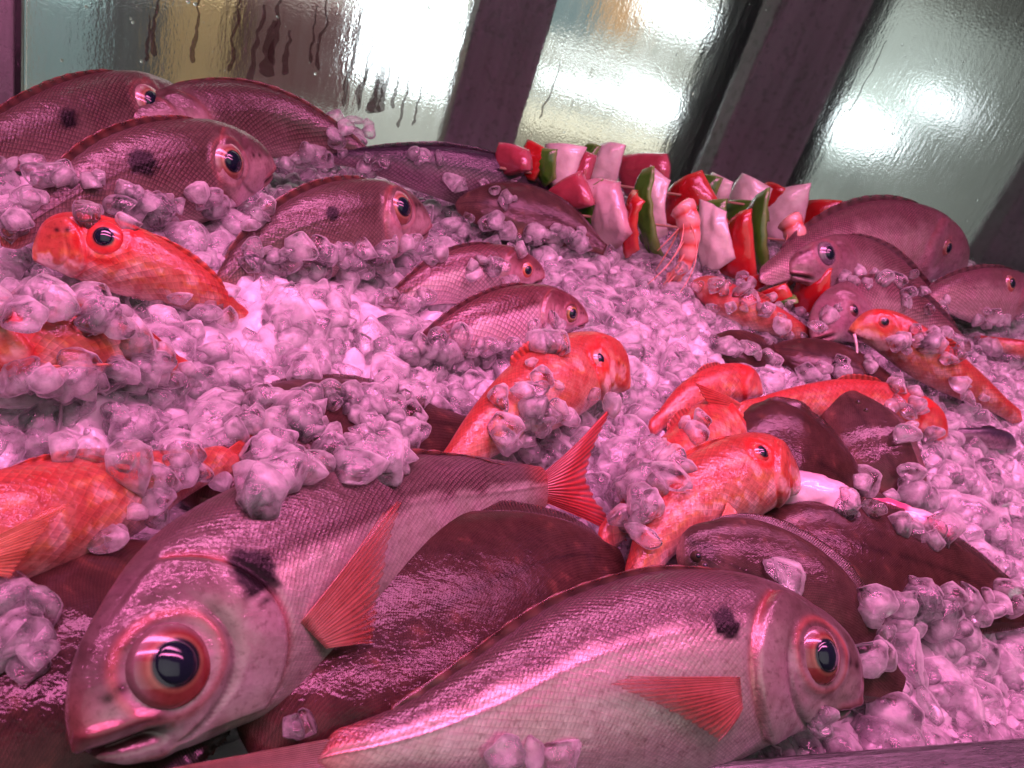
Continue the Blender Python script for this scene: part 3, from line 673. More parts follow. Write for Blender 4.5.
# ------------------------------------------------------------------ skewers
def pepper_material():
    t = NT('vegetable_flesh'); col = t.attr('Col').outputs['Color']; n = t.noise(90, 3)
    t.set(base=t.mixc(t.mapr(n, .35, .7, 0, .5), col, t.mixc(1.0, col, rgb(.6, .55, .5), 'MULTIPLY')), rough=.22, coat=.7, coatr=.07, sss=.12, sssr=(1, .4, .2), ssss=.004,
          normal=t.bump(n, .002, .5)); return t.m
M_VEG = pepper_material()
VC = dict(red=((.40, .010, .013), (.5, .08, .05)), green=((.05, .19, .015), (.16, .34, .07)), onion=((.74, .72, .64), (.66, .60, .55)), fish=((.62, .50, .48), (.55, .36, .36)), meat=((.34, .05, .07), (.42, .12, .14)))
def slab(name, c, X, Y, Z, w, h, t, bend, col, seed, parent, round_=.22, n=13):
    """a bent piece of cut vegetable: rounded outline, real thickness, skin on one side and paler flesh on the other"""
    u = np.linspace(-1, 1, n); g = np.stack(np.meshgrid(u, u, indexing='ij'), -1).reshape(-1, 2)
    k = np.maximum(np.abs(g[:, 0]), np.abs(g[:, 1])); r2 = np.hypot(g[:, 0], g[:, 1])+1e-9
    out = g*(1-round_)+g/r2[:, None]*k[:, None]*round_
    rs = np.random.default_rng(seed); sh = rs.uniform(-.3, .3, 4); tw = rs.uniform(-.35, .35)
    x = out[:, 0]*w/2*(1+sh[0]*out[:, 1]); y = out[:, 1]*h/2*(1+sh[1]*out[:, 0])
    z = -bend*(out[:, 0]**2)*w + (fbm(np.c_[g*1.4, np.full(len(g), seed)], seed)-.5)*h*.12 - .12*h*out[:, 1]**2 + tw*out[:, 0]*out[:, 1]*w*.5 + (fbm(np.c_[g*4.5, np.full(len(g), seed+9)], seed+9)-.5)*h*.07
    ed = np.clip((1-k)/.16, 0, 1)**.5*.5+.5
    F = c+X*x[:, None]+Y*y[:, None]+Z*(z+t/2*ed)[:, None]; B = c+X*x[:, None]+Y*y[:, None]+Z*(z-t/2*ed)[:, None]
    v = np.vstack([F, B]); N = n*n; f = grid_faces(n, n); f = f+[tuple(reversed([i+N for i in q])) for q in f]
    bd = [j for j in range(n)]+[i*n+n-1 for i in range(1, n)]+[(n-1)*n+j for j in range(n-2, -1, -1)]+[i*n for i in range(n-2, 0, -1)]
    for a, b in zip(bd, bd[1:]+bd[:1]): f.append((b, a, a+N, b+N))
    cc = np.vstack([np.tile(col[0], (N, 1)), np.tile(col[1], (N, 1))])
    edge = np.r_[k, k] > .99; cc[edge] = np.array(col[1])
    return mesh_obj(name, v, f, M_VEG, parent, attrs={'Col': cc})
def prawn(c, X, Y, Z, L, root, seed):
    t = np.linspace(0, 1, 40); a = -1.0+t*2.6; R = L*.42
    pts = c+X*(np.cos(a)*R*.55)[:, None]+Y*(-np.sin(a)*R)[:, None]+Z*(.15*R*np.sin(t*3))[:, None]
    rad = L*.15*(1-.65*t)*(.9+.1*np.abs(np.sin(t*np.pi*6.5)))*sst(0, .06, t+.02)
    pb = tube('prawn', pts, rad, M_VEG, None, col=(.72, .22, .15), ns=16)
    at = pb.data.attributes['Col']; cols = np.ones((len(pb.data.vertices), 4)); band = np.repeat(sst(.2, .8, np.abs(np.sin(t*np.pi*6.5))), 16)
    cols[:len(band), :3] = mix(np.array((.78, .42, .36)), np.array((.66, .10, .07)), 1-band); cols[len(band):, :3] = (.7, .2, .15); at.data.foreach_set('color', cols.ravel())
    adopt(pb, root)
    rs = np.random.default_rng(seed)
    for k in range(9):
        i = int(3+k*3.2); p0 = pts[i]; dr = unit(-X*.7-Y*rs.uniform(.3, 1.1)+Z*rs.uniform(-.1, .6)); ln = L*rs.uniform(.35, .6)
        q = np.linspace(0, 1, 7)[:, None]
        lg = tube('prawn_leg', p0+dr*ln*q+Y*(-.18*L*q*q)+X*(.08*L*np.sin(q*3)), np.linspace(.0011, .0004, 7), M_VEG, None, col=(.72, .28, .2), ns=6); adopt(lg, root); lg.parent = pb
    for k in range(2):
        q = np.linspace(0, 1, 14)[:, None]; dr = unit(X*rs.uniform(-.8, .3)+Y*(-.7)+Z*.5)
        an = tube('antenna', pts[1]+dr*L*1.1*q+X*(.25*L*np.sin(q*2.5)), np.linspace(.0007, .0003, 14), M_VEG, None, col=(.75, .3, .22), ns=6); adopt(an, root); an.parent = pb
    FISH.append((np.array([v.co for v in pb.data.vertices])+np.array(root.location), [tuple(f.vertices) for f in pb.data.polygons]))

def skewer(label, ends, h, pieces):
    a = P(*ends[0], h); b = P(*ends[1], h); root = empty('skewer', (a+b)/2); tag(root, label, 'food skewer', 'vegetable and seafood skewers at the back')
    T = unit(b-a)
    mt = NT('bamboo'); mt.set(base=rgb(.3, .2, .12), rough=.6)
    st = tube('stick', np.linspace(a*1.014, b*1.014, 12), np.full(12, .0012), mt.m, None, ns=8); adopt(st, root)
    for i, (k, px, py, w, hh, tilt, yw) in enumerate(pieces):
        cc = P(px, py, h+.004); dep = np.linalg.norm(cc); s_ = dep/FPX*1.0
        V = unit(-cc); t_ = math.radians(tilt)
        Y = unit(CU*math.cos(t_)+CR*math.sin(t_)); Y = unit(Y-V*(Y@V)); X = np.cross(Y, V)
        y_ = math.radians(yw*1.5); X2 = X*math.cos(y_)+V*math.sin(y_); Z2 = np.cross(X2, Y)
        if k == 'prawn': prawn(cc, X, Y, V, hh*s_*1.15, root, i+3); continue
        nm = {'red': 'red_pepper_piece', 'green': 'green_pepper_piece', 'onion': 'onion_piece', 'fish': 'fish_chunk', 'meat': 'tuna_chunk'}[k]
        th = {'red': .0055, 'green': .005, 'onion': .004, 'fish': .014, 'meat': .014}[k]
        o = slab(nm, cc, X2, Y, Z2, w*s_*1.12, hh*s_*1.04, th, .22 if k in ('red', 'green', 'onion') else .05, VC[k], 100*i+7+int(px), None, round_=.35 if k in ('fish', 'meat') else .2)
        FISH.append((np.array([v.co for v in o.data.vertices]), [tuple(f.vertices) for f in o.data.polygons]))
        adopt(o, root)
skewer('front pepper and prawn skewer, longest in view, ending by the grey bream', ((552, 212), (830, 246)), .032, [
  ('meat', 566, 196, 44, 30, -20, 20), ('red', 578, 194, 40, 24, 18, 20), ('green', 592, 207, 40, 34, -28, 15), ('fish', 606, 214, 36, 66, -16, 25), ('red', 627, 224, 20, 58, 8, 40), ('green', 640, 214, 24, 78, -6, 40),
  ('onion', 649, 206, 26, 66, 6, 20), ('prawn', 668, 238, 40, 78, 0, 0), ('red', 684, 205, 50, 48, -12, 15), ('green', 702, 224, 36, 42, 5, 25), ('onion', 710, 238, 30, 62, -6, 20),
  ('red', 731, 246, 34, 58, 4, 20), ('green', 750, 238, 26, 72, -4, 30), ('green', 742, 211, 40, 20, 4, 10), ('prawn', 775, 250, 40, 72, 0, 0), ('onion', 777, 216, 40, 48, 4, 15), ('red', 810, 222, 42, 40, 14, 12)])
skewer('rear pepper skewer half hidden behind the front one, touching the fogged glass', ((500, 168), (768, 208)), .046, [
  ('meat', 512, 160, 34, 28, 0, 20), ('red', 528, 160, 26, 34, 24, 25), ('green', 542, 167, 22, 34, -10, 25), ('onion', 556, 166, 34, 42, 10, 20), ('meat', 575, 170, 30, 38, 10, 20), ('green', 586, 160, 12, 32, 14, 30),
  ('onion', 601, 164, 30, 42, 18, 20), ('meat', 643, 172, 46, 34, -10, 15), ('green', 703, 186, 24, 22, 20, 20), ('onion', 716, 190, 22, 26, 10, 20), ('onion', 746, 195, 34, 32, 24, 15), ('red', 768, 194, 30, 22, 28, 15)])
skewer('low front skewer mostly buried in ice with three red pepper scraps showing', ((742, 290), (830, 300)), .022, [
  ('red', 808, 294, 30, 40, 6, 15), ('red', 768, 297, 34, 14, -14, 15), ('green', 778, 302, 28, 12, -10, 15), ('red', 755, 283, 26, 14, -20, 10)])

# ------------------------------------------------------------------ setting: rail, bed, glass back wall
def steel():
    t = NT('brushed_steel'); n = t.noise(60, 4, .6, t.mapping((1.5, 60, 60))); w = t.noise(300, 2)
    sc = t.noise(220, 2, .5, t.mapping((.25, 3, 3)))
    t.set(base=t.mixc(t.mapr(n, .3, .7), rgb(.13, .16, .145), rgb(.25, .29, .27)), metal=.9, rough=t.mapr(n, .3, .7, .20, .36), normal=t.bump(sc, .0008, .5, t.bump(n, .0006, .4)))
    return t.m
M_STEEL = steel()
r0 = box_obj('front_rail', (-.6, 1.6, .088, .149, -.30, -.241), M_STEEL, bevel=.004)
tag(r0, 'brushed steel rail along the front edge of the ice bed', 'rail')
# droplets on the rail are its own part
dv, df = [], []
for k in range(46):
    x, y, r = random.uniform(.15, .45), random.uniform(.10, .144), random.uniform(.0006, .002)
    v, f, _, _ = dome(np.array((x, y, -.2411)), np.array((0, 0, 1.)), np.array((0, 1., 0)), r, r*.5, 4, 12)
    df += [tuple(i+len(dv) for i in q) for q in f]; dv += list(v)
tw = NT('water'); tw.set(base=rgb(.9, .9, .9), rough=.03, trans=1.0, ior=1.33)
wd = mesh_obj('water_drops', dv, df, tw.m, r0)

def mounds(x, y):
    z = np.zeros_like(x)
    for px, py, r, h in MOUNDS:
        c = P(px, py); z = z + h*np.exp(-((x-c[0])**2+(y-c[1])**2)/(2*r*r))
    return z
MOUNDS = [(90, 415, .035, .030), (20, 650, .03, .02), (230, 330, .05, .010), (330, 340, .06, .010), (620, 300, .08, .012), (640, 430, .05, .008), (150, 220, .06, .012), (960, 470, .06, .006), (900, 720, .05, .010), (980, 400, .05, .01), (40, 200, .05, .012),
          (180, 480, .04, -.012), (330, 440, .05, -.014), (640, 600, .06, -.012), (450, 600, .06, -.016)]
def ice_z(x, y): return Z0 + SL*(y-Y0) - .004 - .055*sst(.5, -.1, x)*sst(.45, .8, y) + mounds(x, y) + .010*(fbm(np.stack([x*16, y*16, 0*x], -1), 2)-.5)
NX, NY = 720, 300
gx = np.linspace(-.55, 1.75, NX); gy = np.linspace(.150, .80, NY)
X, Y = np.meshgrid(gx, gy, indexing='ij')
def cells(x, y, cs, seed):                      # rounded chips frozen into the slush: nearest-point cells, each with its own height
    r = np.random.default_rng(seed); jx = r.uniform(0, 1, (400, 400)); jy = r.uniform(0, 1, (400, 400)); hh = r.uniform(0, 1, (400, 400)); sx_ = r.normal(size=(400, 400)); sy_ = r.normal(size=(400, 400))
    u, v = (x+1)/cs, (y+1)/cs; iu, iv = np.floor(u).astype(int), np.floor(v).astype(int); best = np.full(x.shape, 9.); best2 = best.copy(); out = np.zeros_like(x)
    for a in (-1, 0, 1):
        for b in (-1, 0, 1):
            p, q = (iu+a) % 400, (iv+b) % 400; dx, dy = u-(iu+a+jx[p, q]), v-(iv+b+jy[p, q]); d = np.hypot(dx, dy)
            val = hh[p, q]+.35*(sx_[p, q]*dx+sy_[p, q]*dy); n_ = d < best
            best2 = np.where(n_, best, np.minimum(best2, d)); out = np.where(n_, val, out); best = np.where(n_, d, best)
    return out*sst(0, .22, best2-best)
Zb = ice_z(X, Y) - .0030 + .0065*cells(X, Y, .015, 1) + .002*cells(X, Y, .009, 2) - .5*np.clip(-(ice_z(X, Y)-(Z0+SL*(Y-Y0)))-.012, 0, .1)
ib = mesh_obj('packed_ice', np.stack([X, Y, Zb], -1).reshape(-1, 3), grid_faces(NX, NY), M_ICEBED); tag(ib, 'packed pink lit ice under the loose crushed ice', 'ice', kind='stuff')

# ---- ice chunks
def ico(sub):
    t = (1+5**.5)/2
    v = [(-1, t, 0), (1, t, 0), (-1, -t, 0), (1, -t, 0), (0, -1, t), (0, 1, t), (0, -1, -t), (0, 1, -t), (t, 0, -1), (t, 0, 1), (-t, 0, -1), (-t, 0, 1)]
    f = [(0, 11, 5), (0, 5, 1), (0, 1, 7), (0, 7, 10), (0, 10, 11), (1, 5, 9), (5, 11, 4), (11, 10, 2), (10, 7, 6), (7, 1, 8), (3, 9, 4), (3, 4, 2), (3, 2, 6), (3, 6, 8), (3, 8, 9), (4, 9, 5), (2, 4, 11), (6, 2, 10), (8, 6, 7), (9, 8, 1)]
    v = [tuple(unit(a)) for a in v]
    for _ in range(sub):
        c = {}; nf = []
        def mid(a, b):
            k = (min(a, b), max(a, b))
            if k not in c: v.append(tuple(unit(np.add(v[a], v[b])))); c[k] = len(v)-1
            return c[k]
        for a, b, d in f:
            x, y, z = mid(a, b), mid(b, d), mid(d, a); nf += [(a, x, z), (b, y, x), (d, z, y), (x, y, z)]
        f = nf
    return np.array(v), np.array(f)
def chunk(sub, seed):
    v, f = ico(sub); r = np.random.default_rng(seed); v = v.copy()
    v *= np.array((1.0, r.uniform(.65, 1.0), r.uniform(.34, .52)))
    for k in range(r.integers(8, 13)):
        n = unit(r.normal(size=3)*np.array((1, 1, .8))); dd = r.uniform(.5, .85)*np.linalg.norm(n*np.array((1, .8, .5)))
        e = v@n - dd; v = v - np.outer(np.where(e > 0, e*.97, 0), n)
    v = v*(1+.30*(fbm(v*1.5+seed*3.1, seed)-.5)[:, None]+.05*(fbm(v*4.5+seed, seed+1)-.5)[:, None])
    return v/np.abs(v).max()*1.0, f
PROTO_HI = [chunk(3, 200+i) for i in range(10)]; PROTO_MD = [chunk(2, 300+i) for i in range(12)]
off = 0; V_, F_ = [], []
for v, f in FISH: V_.append(v); F_ += [tuple(int(i)+off for i in t_) for t_ in f]; off += len(v)
BV = BVHTree.FromPolygons([tuple(map(float, v)) for v in np.vstack(V_)], F_)
def hit(px_dir):
    h = BV.ray_cast(Vector((0, 0, 0)), Vector(tuple(px_dir)), 5.0); return h[3]
chunks = []      # (pos, radius, pixel size)
def covers(p, r):
    d = np.linalg.norm(p); u = p/d
    X_ = unit(np.cross(u, NB)); Y_ = np.cross(u, X_)
    for a, b in ((0, 0), (.75, 0), (-.75, 0), (0, .75), (0, -.75)):
        w = unit(p+X_*a*r+Y_*b*r); h = hit(w)
        if h is not None and d < h + r*.35 and h - d < .09: return True
    return False
sp_ = .0110
for layer in range(2):
    for x in np.arange(-.5, 1.7, sp_):
        for y in np.arange(.153, .80, sp_):
            xx = x+random.uniform(-.6, .6)*sp_; yy = max(.156, y+random.uniform(-.6, .6)*sp_)
            z = float(ice_z(np.array(xx), np.array(yy)))
            p = np.array((xx, yy, z)); px, py, dz = project(p)
            if dz < .1 or not (-70 < px < 1100 and -40 < py < 830): continue
            r = (.0050+.0075*random.random()**1.7)*(1.25 if random.random() < .12 else 1)
            p[2] += (-.004 if layer == 0 else .003)+random.uniform(-.003, .004)
            if yy > .79 - r: continue
            if layer and random.random() < .35: continue
            if covers(p, r): continue
            chunks.append((p, r))
# ice lumps lying on top of the fish: centre x, y, radii in the picture, count, size in metres
COVER = [
 (40, 398, 70, 20, 28, .012), (140, 385, 80, 24, 34, .012), (215, 400, 60, 26, 30, .011), (90, 440, 90, 12, 22, .012), (190, 445, 40, 14, 14, .012), (290, 375, 60, 12, 16, .010),
 (30, 300, 50, 14, 14, .010), (140, 320, 70, 10, 16, .010), (330, 300, 70, 14, 22, .010), (270, 255, 24, 16, 10, .009), (390, 262, 40, 10, 12, .009), (160, 200, 60, 10, 16, .010), (20, 215, 40, 20, 14, .010), (545, 425, 30, 24, 16, .010), (610, 420, 24, 22, 10, .010),
 (480, 360, 60, 12, 18, .009), (620, 262, 40, 10, 12, .009), (700, 285, 50, 10, 14, .009), (800, 310, 40, 8, 10, .009), (560, 235, 30, 10, 10, .009), (700, 270, 20, 8, 6, .008), (640, 258, 20, 6, 5, .008), (740, 282, 20, 6, 6, .008), (960, 345, 50, 14, 14, .010), (900, 345, 20, 6, 4, .009),
 (640, 500, 24, 20, 10, .010), (660, 470, 20, 20, 8, .010), (930, 530, 40, 12, 10, .011), (860, 505, 20, 8, 4, .011), (30, 600, 40, 14, 6, .010), (15, 650, 26, 26, 5, .011), (940, 600, 50, 20, 16, .011),
 (150, 215, 70, 16, 26, .010), (330, 262, 80, 18, 30, .010), (240, 215, 40, 14, 16, .009), (60, 225, 60, 16, 20, .010), (350, 130, 22, 16, 14, .011), (300, 160, 60, 10, 16, .010), (30, 170, 40, 12, 10, .010), (70, 180, 30, 10, 8, .009),
 (400, 250, 40, 14, 12, .009), (150, 305, 60, 12, 18, .010), (215, 318, 20, 14, 6, .009), (120, 355, 60, 18, 18, .011), (70, 385, 70, 14, 22, .012), (150, 395, 90, 18, 24, .012), (200, 420, 60, 14, 14, .012),
 (120, 470, 14, 12, 3, .013), (165, 450, 14, 16, 3, .013), (150, 500, 18, 30, 7, .012), (110, 545, 10, 12, 2, .010), (22, 625, 34, 30, 7, .012), (55, 655, 16, 18, 2, .011), (170, 470, 30, 20, 6, .012),
 (320, 430, 110, 42, 75, .012), (400, 400, 40, 34, 24, .012), (250, 470, 40, 30, 14, .012), (385, 450, 12, 12, 2, .014),
 (470, 268, 20, 10, 3, .007), (505, 272, 14, 12, 6, .008), (470, 345, 50, 14, 18, .009), (545, 330, 24, 16, 10, .010), (430, 260, 14, 10, 3, .007), (420, 305, 20, 10, 6, .008), (440, 360, 40, 14, 14, .009),
 (535, 400, 40, 24, 9, .010), (565, 440, 40, 22, 16, .011), (520, 445, 24, 20, 5, .010), (600, 400, 16, 12, 4, .009),
 (420, 160, 20, 8, 4, .009), (500, 195, 18, 8, 4, .010), (540, 240, 50, 12, 20, .010), (480, 225, 30, 10, 10, .010), (360, 165, 26, 10, 8, .010), (470, 182, 18, 6, 4, .009), (600, 258, 20, 10, 7, .009),
 (700, 350, 30, 18, 10, .010), (760, 350, 30, 12, 8, .010), (660, 300, 40, 16, 10, .010), (740, 300, 40, 14, 12, .009), (800, 330, 24, 10, 6, .009), (860, 362, 30, 14, 8, .010), (820, 375, 30, 8, 5, .010),
 (900, 420, 30, 16, 10, .011), (940, 440, 24, 14, 8, .010), (900, 395, 26, 14, 8, .012), (960, 392, 30, 12, 8, .010), (880, 275, 40, 9, 12, .010), (925, 300, 26, 10, 8, .010), (980, 318, 40, 9, 12, .010), (930, 335, 34, 9, 10, .010),
 (690, 425, 14, 10, 3, .011), (650, 460, 26, 30, 12, .011), (630, 520, 26, 24, 9, .011), (612, 488, 12, 12, 3, .010), (860, 480, 14, 10, 2, .013), (930, 480, 30, 24, 10, .012), (905, 500, 16, 14, 3, .012),
 (905, 610, 40, 24, 16, .012), (950, 640, 40, 20, 14, .012), (850, 680, 20, 14, 5, .011), (880, 650, 16, 20, 5, .012), (1000, 600, 20, 16, 5, .011), (790, 575, 16, 10, 2, .010), (830, 720, 14, 8, 3, .010),
 (300, 728, 16, 6, 2, .010), (540, 752, 40, 6, 3, .011),
]
KEEP = [(104, 240, 26), (55, 250, 44), (150, 270, 34), (231, 162, 28), (150, 102, 28), (402, 207, 30), (821, 656, 48), (175, 664, 80), (527, 270, 11), (572, 314, 13), (600, 358, 18), (762, 452, 20), (885, 322, 14), (947, 248, 14), (828, 254, 18),
        (1011, 284, 14), (848, 690, 24), (85, 690, 56), (110, 630, 40), (575, 475, 40), (15, 345, 26), (60, 338, 24), (105, 344, 20), (40, 520, 30), (90, 490, 20), (140, 478, 14), (330, 560, 50), (690, 550, 34), (860, 420, 36), (726, 624, 20), (256, 572, 26), (265, 160, 14), (440, 470, 0), (195, 104, 16), (143, 164, 14), (740, 470, 40), (800, 440, 34)]
for px, py, rx, ry, n, sz in COVER:
    for k in range(int(n*.95+.6)):
        a, q = random.uniform(0, 2*math.pi), math.sqrt(random.random())
        ax, ay = px+rx*q*math.cos(a), py+ry*q*math.sin(a)
        if any(math.hypot(ax-e, ay-f_) < g_ for e, f_, g_ in KEEP): continue
        u = ray(px+rx*q*math.cos(a), py+ry*q*math.sin(a)); h = hit(u); r = sz*random.uniform(.42, .9)
        b = P(px+rx*q*math.cos(a), py+ry*q*math.sin(a)); db = np.linalg.norm(b); r *= .82 if db < .45 else .95
        dd = min(h if h is not None else 9, db); p = u*(dd - r*random.uniform(.15, .9)) 
        if p[1] > .79-r: continue
        chunks.append((p, r))
# the 300 that show largest become things of their own; the rest is one mass
def rank(c):
    p, r = c; d = np.linalg.norm(p); px, py, _ = project(p)
    if not (5 < px < 1019 and 5 < py < 763): return 0
    h = hit(p/d)
    if h is not None and h < d - r*.5: return 0
    return r/d
order = sorted(range(len(chunks)), key=lambda i: -rank(chunks[i]))
solo = order[:300]; rest = order[300:]
def rand_rot(p):                          # chips settle with their broad side roughly along the slope
    z = unit(NB*.7 - unit(p)*.6 + RNG.normal(size=3)*.38); x = unit(np.cross(z, RNG.normal(size=3))); y = np.cross(z, x)
    return Matrix(np.stack([x, y, z], 1).tolist()).to_quaternion()
protos = []
for i, (v, f) in enumerate(PROTO_HI):
    me = bpy.data.meshes.new('ice_chunk'); me.from_pydata([tuple(map(float, a*.009)) for a in v], [], [tuple(map(int, a)) for a in f])
    me.polygons.foreach_set('use_smooth', [True]*len(me.polygons)); me.materials.append(M_ICE); protos.append(me)
for k, i in enumerate(solo):
    p, r = chunks[i]; o = bpy.data.objects.new('ice_chunk', protos[k % len(protos)]); COL.objects.link(o)
    o.location = tuple(p); o.rotation_mode = 'QUATERNION'; o.rotation_quaternion = rand_rot(p); sx = RNG.uniform(.85, 1.2, 3)*r*1.22/.009; o.scale = tuple(sx)
    tag(o, 'translucent rounded chunk of crushed ice, about as big as the chunks around it', 'ice chunk', 'chunks of crushed ice')
VV, FF = [], []; off = 0
for k, i in enumerate(rest):
    p, r = chunks[i]; v, f = PROTO_MD[k % len(PROTO_MD)]
    R_ = np.array(rand_rot(p).to_matrix()); v = (v*RNG.uniform(.85, 1.2, 3))@R_.T*r*1.22+p
    VV.append(v); FF.append(f+off); off += len(v)
VV = np.vstack(VV); FF = np.vstack(FF)
me = bpy.data.meshes.new('crushed_ice'); me.vertices.add(len(VV)); me.vertices.foreach_set('co', VV.ravel())
me.loops.add(FF.size); me.loops.foreach_set('vertex_index', FF.ravel().astype(np.int32)); me.polygons.add(len(FF))
me.polygons.foreach_set('loop_start', np.arange(0, FF.size, 3, dtype=np.int32)); me.polygons.foreach_set('use_smooth', [True]*len(FF)); me.update(calc_edges=True); me.validate()
me.materials.append(M_ICE)
o = bpy.data.objects.new('crushed_ice', me); COL.objects.link(o); tag(o, 'loose crushed ice covering the display between the fish', 'ice', kind='stuff')
print('chunks', len(chunks), 'verts', len(VV))

# ---- fogged glass back wall
YG = .80
def glass():
    t = NT('fogged_glass')
    fog = t.noise(9, 4, .65); st = t.noise(26, 3, .6, t.mapping((5.0, 1, .35)), dist=.4); dr = t.noise(420, 2, .5); fine = t.noise(150, 3, .6, t.mapping((1, 1, .22)))
    drip = t.noise(14, 3, .6, t.mapping((3.2, 1, .5)), dist=1.6)
    clear = t.mapr(drip, .60, .66)
    r = t.mapr(t.math('ADD', t.math('MULTIPLY', fog, .5), t.math('MULTIPLY', st, .5)), .35, .65, .10, .24)
    r = t.math('MULTIPLY', r, t.math('SUBTRACT', 1.0, t.math('MULTIPLY', clear, .75)))
    t.set(base=rgb(.93, .95, .95), trans=1.0, ior=1.25, rough=r, normal=t.bump(dr, .0005, .45, t.bump(fine, .0011, .4)))
    return t.m
M_GLASS = glass()
def frame_mat():
    t = NT('dark_wet_frame'); n = t.noise(140, 3); n2 = t.noise(20, 3, .6, t.mapping((4, 1, .4)))
    t.set(base=t.mixc(t.mapr(n2, .3, .7), rgb(.20, .18, .19), rgb(.32, .29, .31)), rough=t.mapr(n, .3, .7, .22, .42), coat=.5, coatr=.15, metal=.2, normal=t.bump(n, .0015, .5)); return t.m
M_FRAME = frame_mat()
sl_ = NT('black_seal'); sl_.set(base=rgb(.012, .011, .013), rough=.35, coat=.4)
M_SEAL = sl_.m
rn_ = NT('dirty_water_run'); rn_.set(base=rgb(.045, .03, .022), rough=.12, coat=.3); rn_.b.inputs['Alpha'].default_value = .72
M_RUN = rn_.m
def gx_at(px, py): return on_y(px, py, YG+.034)[0]
posts = [(-.30, on_y(16, 60, YG)[0], 'dark wet corner upright at the left end of the fogged glass'),
         (gx_at(452, 110), gx_at(525, 110), 'greyish wet upright left of the skewers, between two fogged panes'),
         (gx_at(735, 110), gx_at(822, 110), 'dark upright with beaded water behind the skewers'),
         (gx_at(1004, 220), gx_at(1110, 220), 'grey upright at the right end of the fogged glass')]
for k_, (a, b, lb) in enumerate(posts):
    y_p = YG-.004 if k_ == 0 else YG+.034
    o = box_obj('glass_upright', (a, b, y_p, y_p+.034, -.30, .9), M_FRAME, bevel=.003); tag(o, lb, 'upright', 'uprights of the glass back')
    if k_ == 0:
        v, f = box_verts(b+.0005, b+.005, YG-.006, YG+.005, -.30, .9); mesh_obj('seal', v, f, M_SEAL, o, smooth=False)
b, c = posts[0][1]+.006, 1.75
o = box_obj('glass_partition', (b, c, YG+.006, YG+.012, -.30, .9), M_GLASS); tag(o, 'long fogged glass back wall behind the ice, wet with drips and condensation', 'glass pane')
if True:
    rg = np.random.default_rng(int(abs(b)*1000)+5); dv, df = [], []
    for k in range(1300):                                   # beads of condensation
        x, z = rg.uniform(b+.01, c-.01), rg.uniform(-.22, .25); r = .0004+.0016*rg.random()**4
        v, f, _, _ = dome(np.array((x, YG+.0058, z)), np.array((0, -1., 0)), np.array((0, 0, 1.)), r, r*.6, 3, 8, rg.uniform(.7, 1.1))
        df += [tuple(i+len(dv) for i in q) for q in f]; dv += list(v)
    cb = mesh_obj('condensation', dv, df, tw.m, o); cb['kind'] = 'stuff'
    def run(x, z, ln, w, sd):
        q = np.linspace(0, 1, 40); r2 = np.random.default_rng(sd)
        xs = x+.005*(fbm(np.c_[q*5, 0*q, 0*q+sd], sd)-.5)*2*min(1, ln/.08)
        wd_ = w*(.35+.65*q)*(.6+.9*fbm(np.c_[q*9, 0*q, 0*q+sd*2], sd+1)); wd_[-4:] *= (1.2, 1.1, .8, .25)
        A = np.c_[xs-wd_, np.full(40, YG+.0057), z-ln*q]; M_ = np.c_[xs, np.full(40, YG+.0047), z-ln*q]; B = np.c_[xs+wd_, np.full(40, YG+.0057), z-ln*q]
        vv = np.vstack([A, M_, B]); ff = [(i, i+1, 40+i+1, 40+i) for i in range(39)]+[(40+i, 40+i+1, 80+i+1, 80+i) for i in range(39)]
        mesh_obj('water_run', vv, ff, M_RUN, o)
    RUNS = [(362, 8, .09, .0022), (372, 30, .07, .002), (380, 20, .085, .0016), (384, 66, .045, .006), (378, 72, .04, .004), (392, 60, .05, .003), (400, 72, .035, .0018), (412, 66, .06, .0016), (424, 80, .045, .0014), (330, -10, .07, .0018), (318, 6, .05, .0014),
            (282, -6, .06, .003), (274, 20, .05, .006), (262, 4, .08, .003), (290, 30, .04, .003), (200, -8, .06, .002), (158, -4, .05, .0022), (150, 14, .04, .0016), (240, -10, .07, .0018), (560, 60, .06, .0012), (885, 40, .08, .001)]
    for k, (px_, py_, ln, w) in enumerate(RUNS):
        a_ = on_y(px_, py_, YG+.0057); run(a_[0], a_[2], ln, w, k*7+3)

# ---- what shows blurred behind the glass: the shop
def plain(name, c, rough=.7, em=None, es=0):
    t = NT(name); n = t.noise(6, 3); t.set(base=t.mixc(t.mapr(n, .3, .7), rgb(*[q*.8 for q in c]), rgb(*c)), rough=rough)
    if em: t.set(emc=rgb(*em), ems=es)
    return t.m
def bg_box(name, label, cat, x0, y0, x1, y1, dist_y, thick, mat, kind=None):
    a = on_y(x0, y0, dist_y); b = on_y(x1, y1, dist_y)
    o = box_obj(name, (min(a[0], b[0]), max(a[0], b[0]), dist_y, dist_y+thick, min(a[2], b[2]), max(a[2], b[2])), mat); tag(o, label, cat, kind=kind); return o
v, f = box_verts(-3, 6, 2.9, 3.0, -1.2, 2.6); o = mesh_obj('shop_wall', v, f, plain('shop_wall', (.40, .40, .36)), smooth=False); tag(o, 'dim beige shop wall seen blurred through the fogged glass', 'wall')
v, f = box_verts(-3, 6, .9, 3.0, -1.25, -1.2); o = mesh_obj('floor', v, f, plain('shop_floor', (.3, .27, .22)), smooth=False); tag(o, kind='structure')
LAMPM = plain('lit_panel', (.8, .8, .8), .5, (.88, .97, 1.0), 4.5)
bg_box('light_panel', 'bright white light panel glowing through the glass above the striped bream', 'lamp', 372, -30, 440, 95, 2.4, .05, LAMPM)
bg_box('light_panel', 'upper bright white light panel glowing through the glass behind the skewers', 'lamp', 640, -10, 745, 48, 2.4, .05, LAMPM)
bg_box('light_panel', 'wide middle bright white light panel behind the skewers', 'lamp', 556, 50, 660, 80, 2.4, .05, LAMPM)
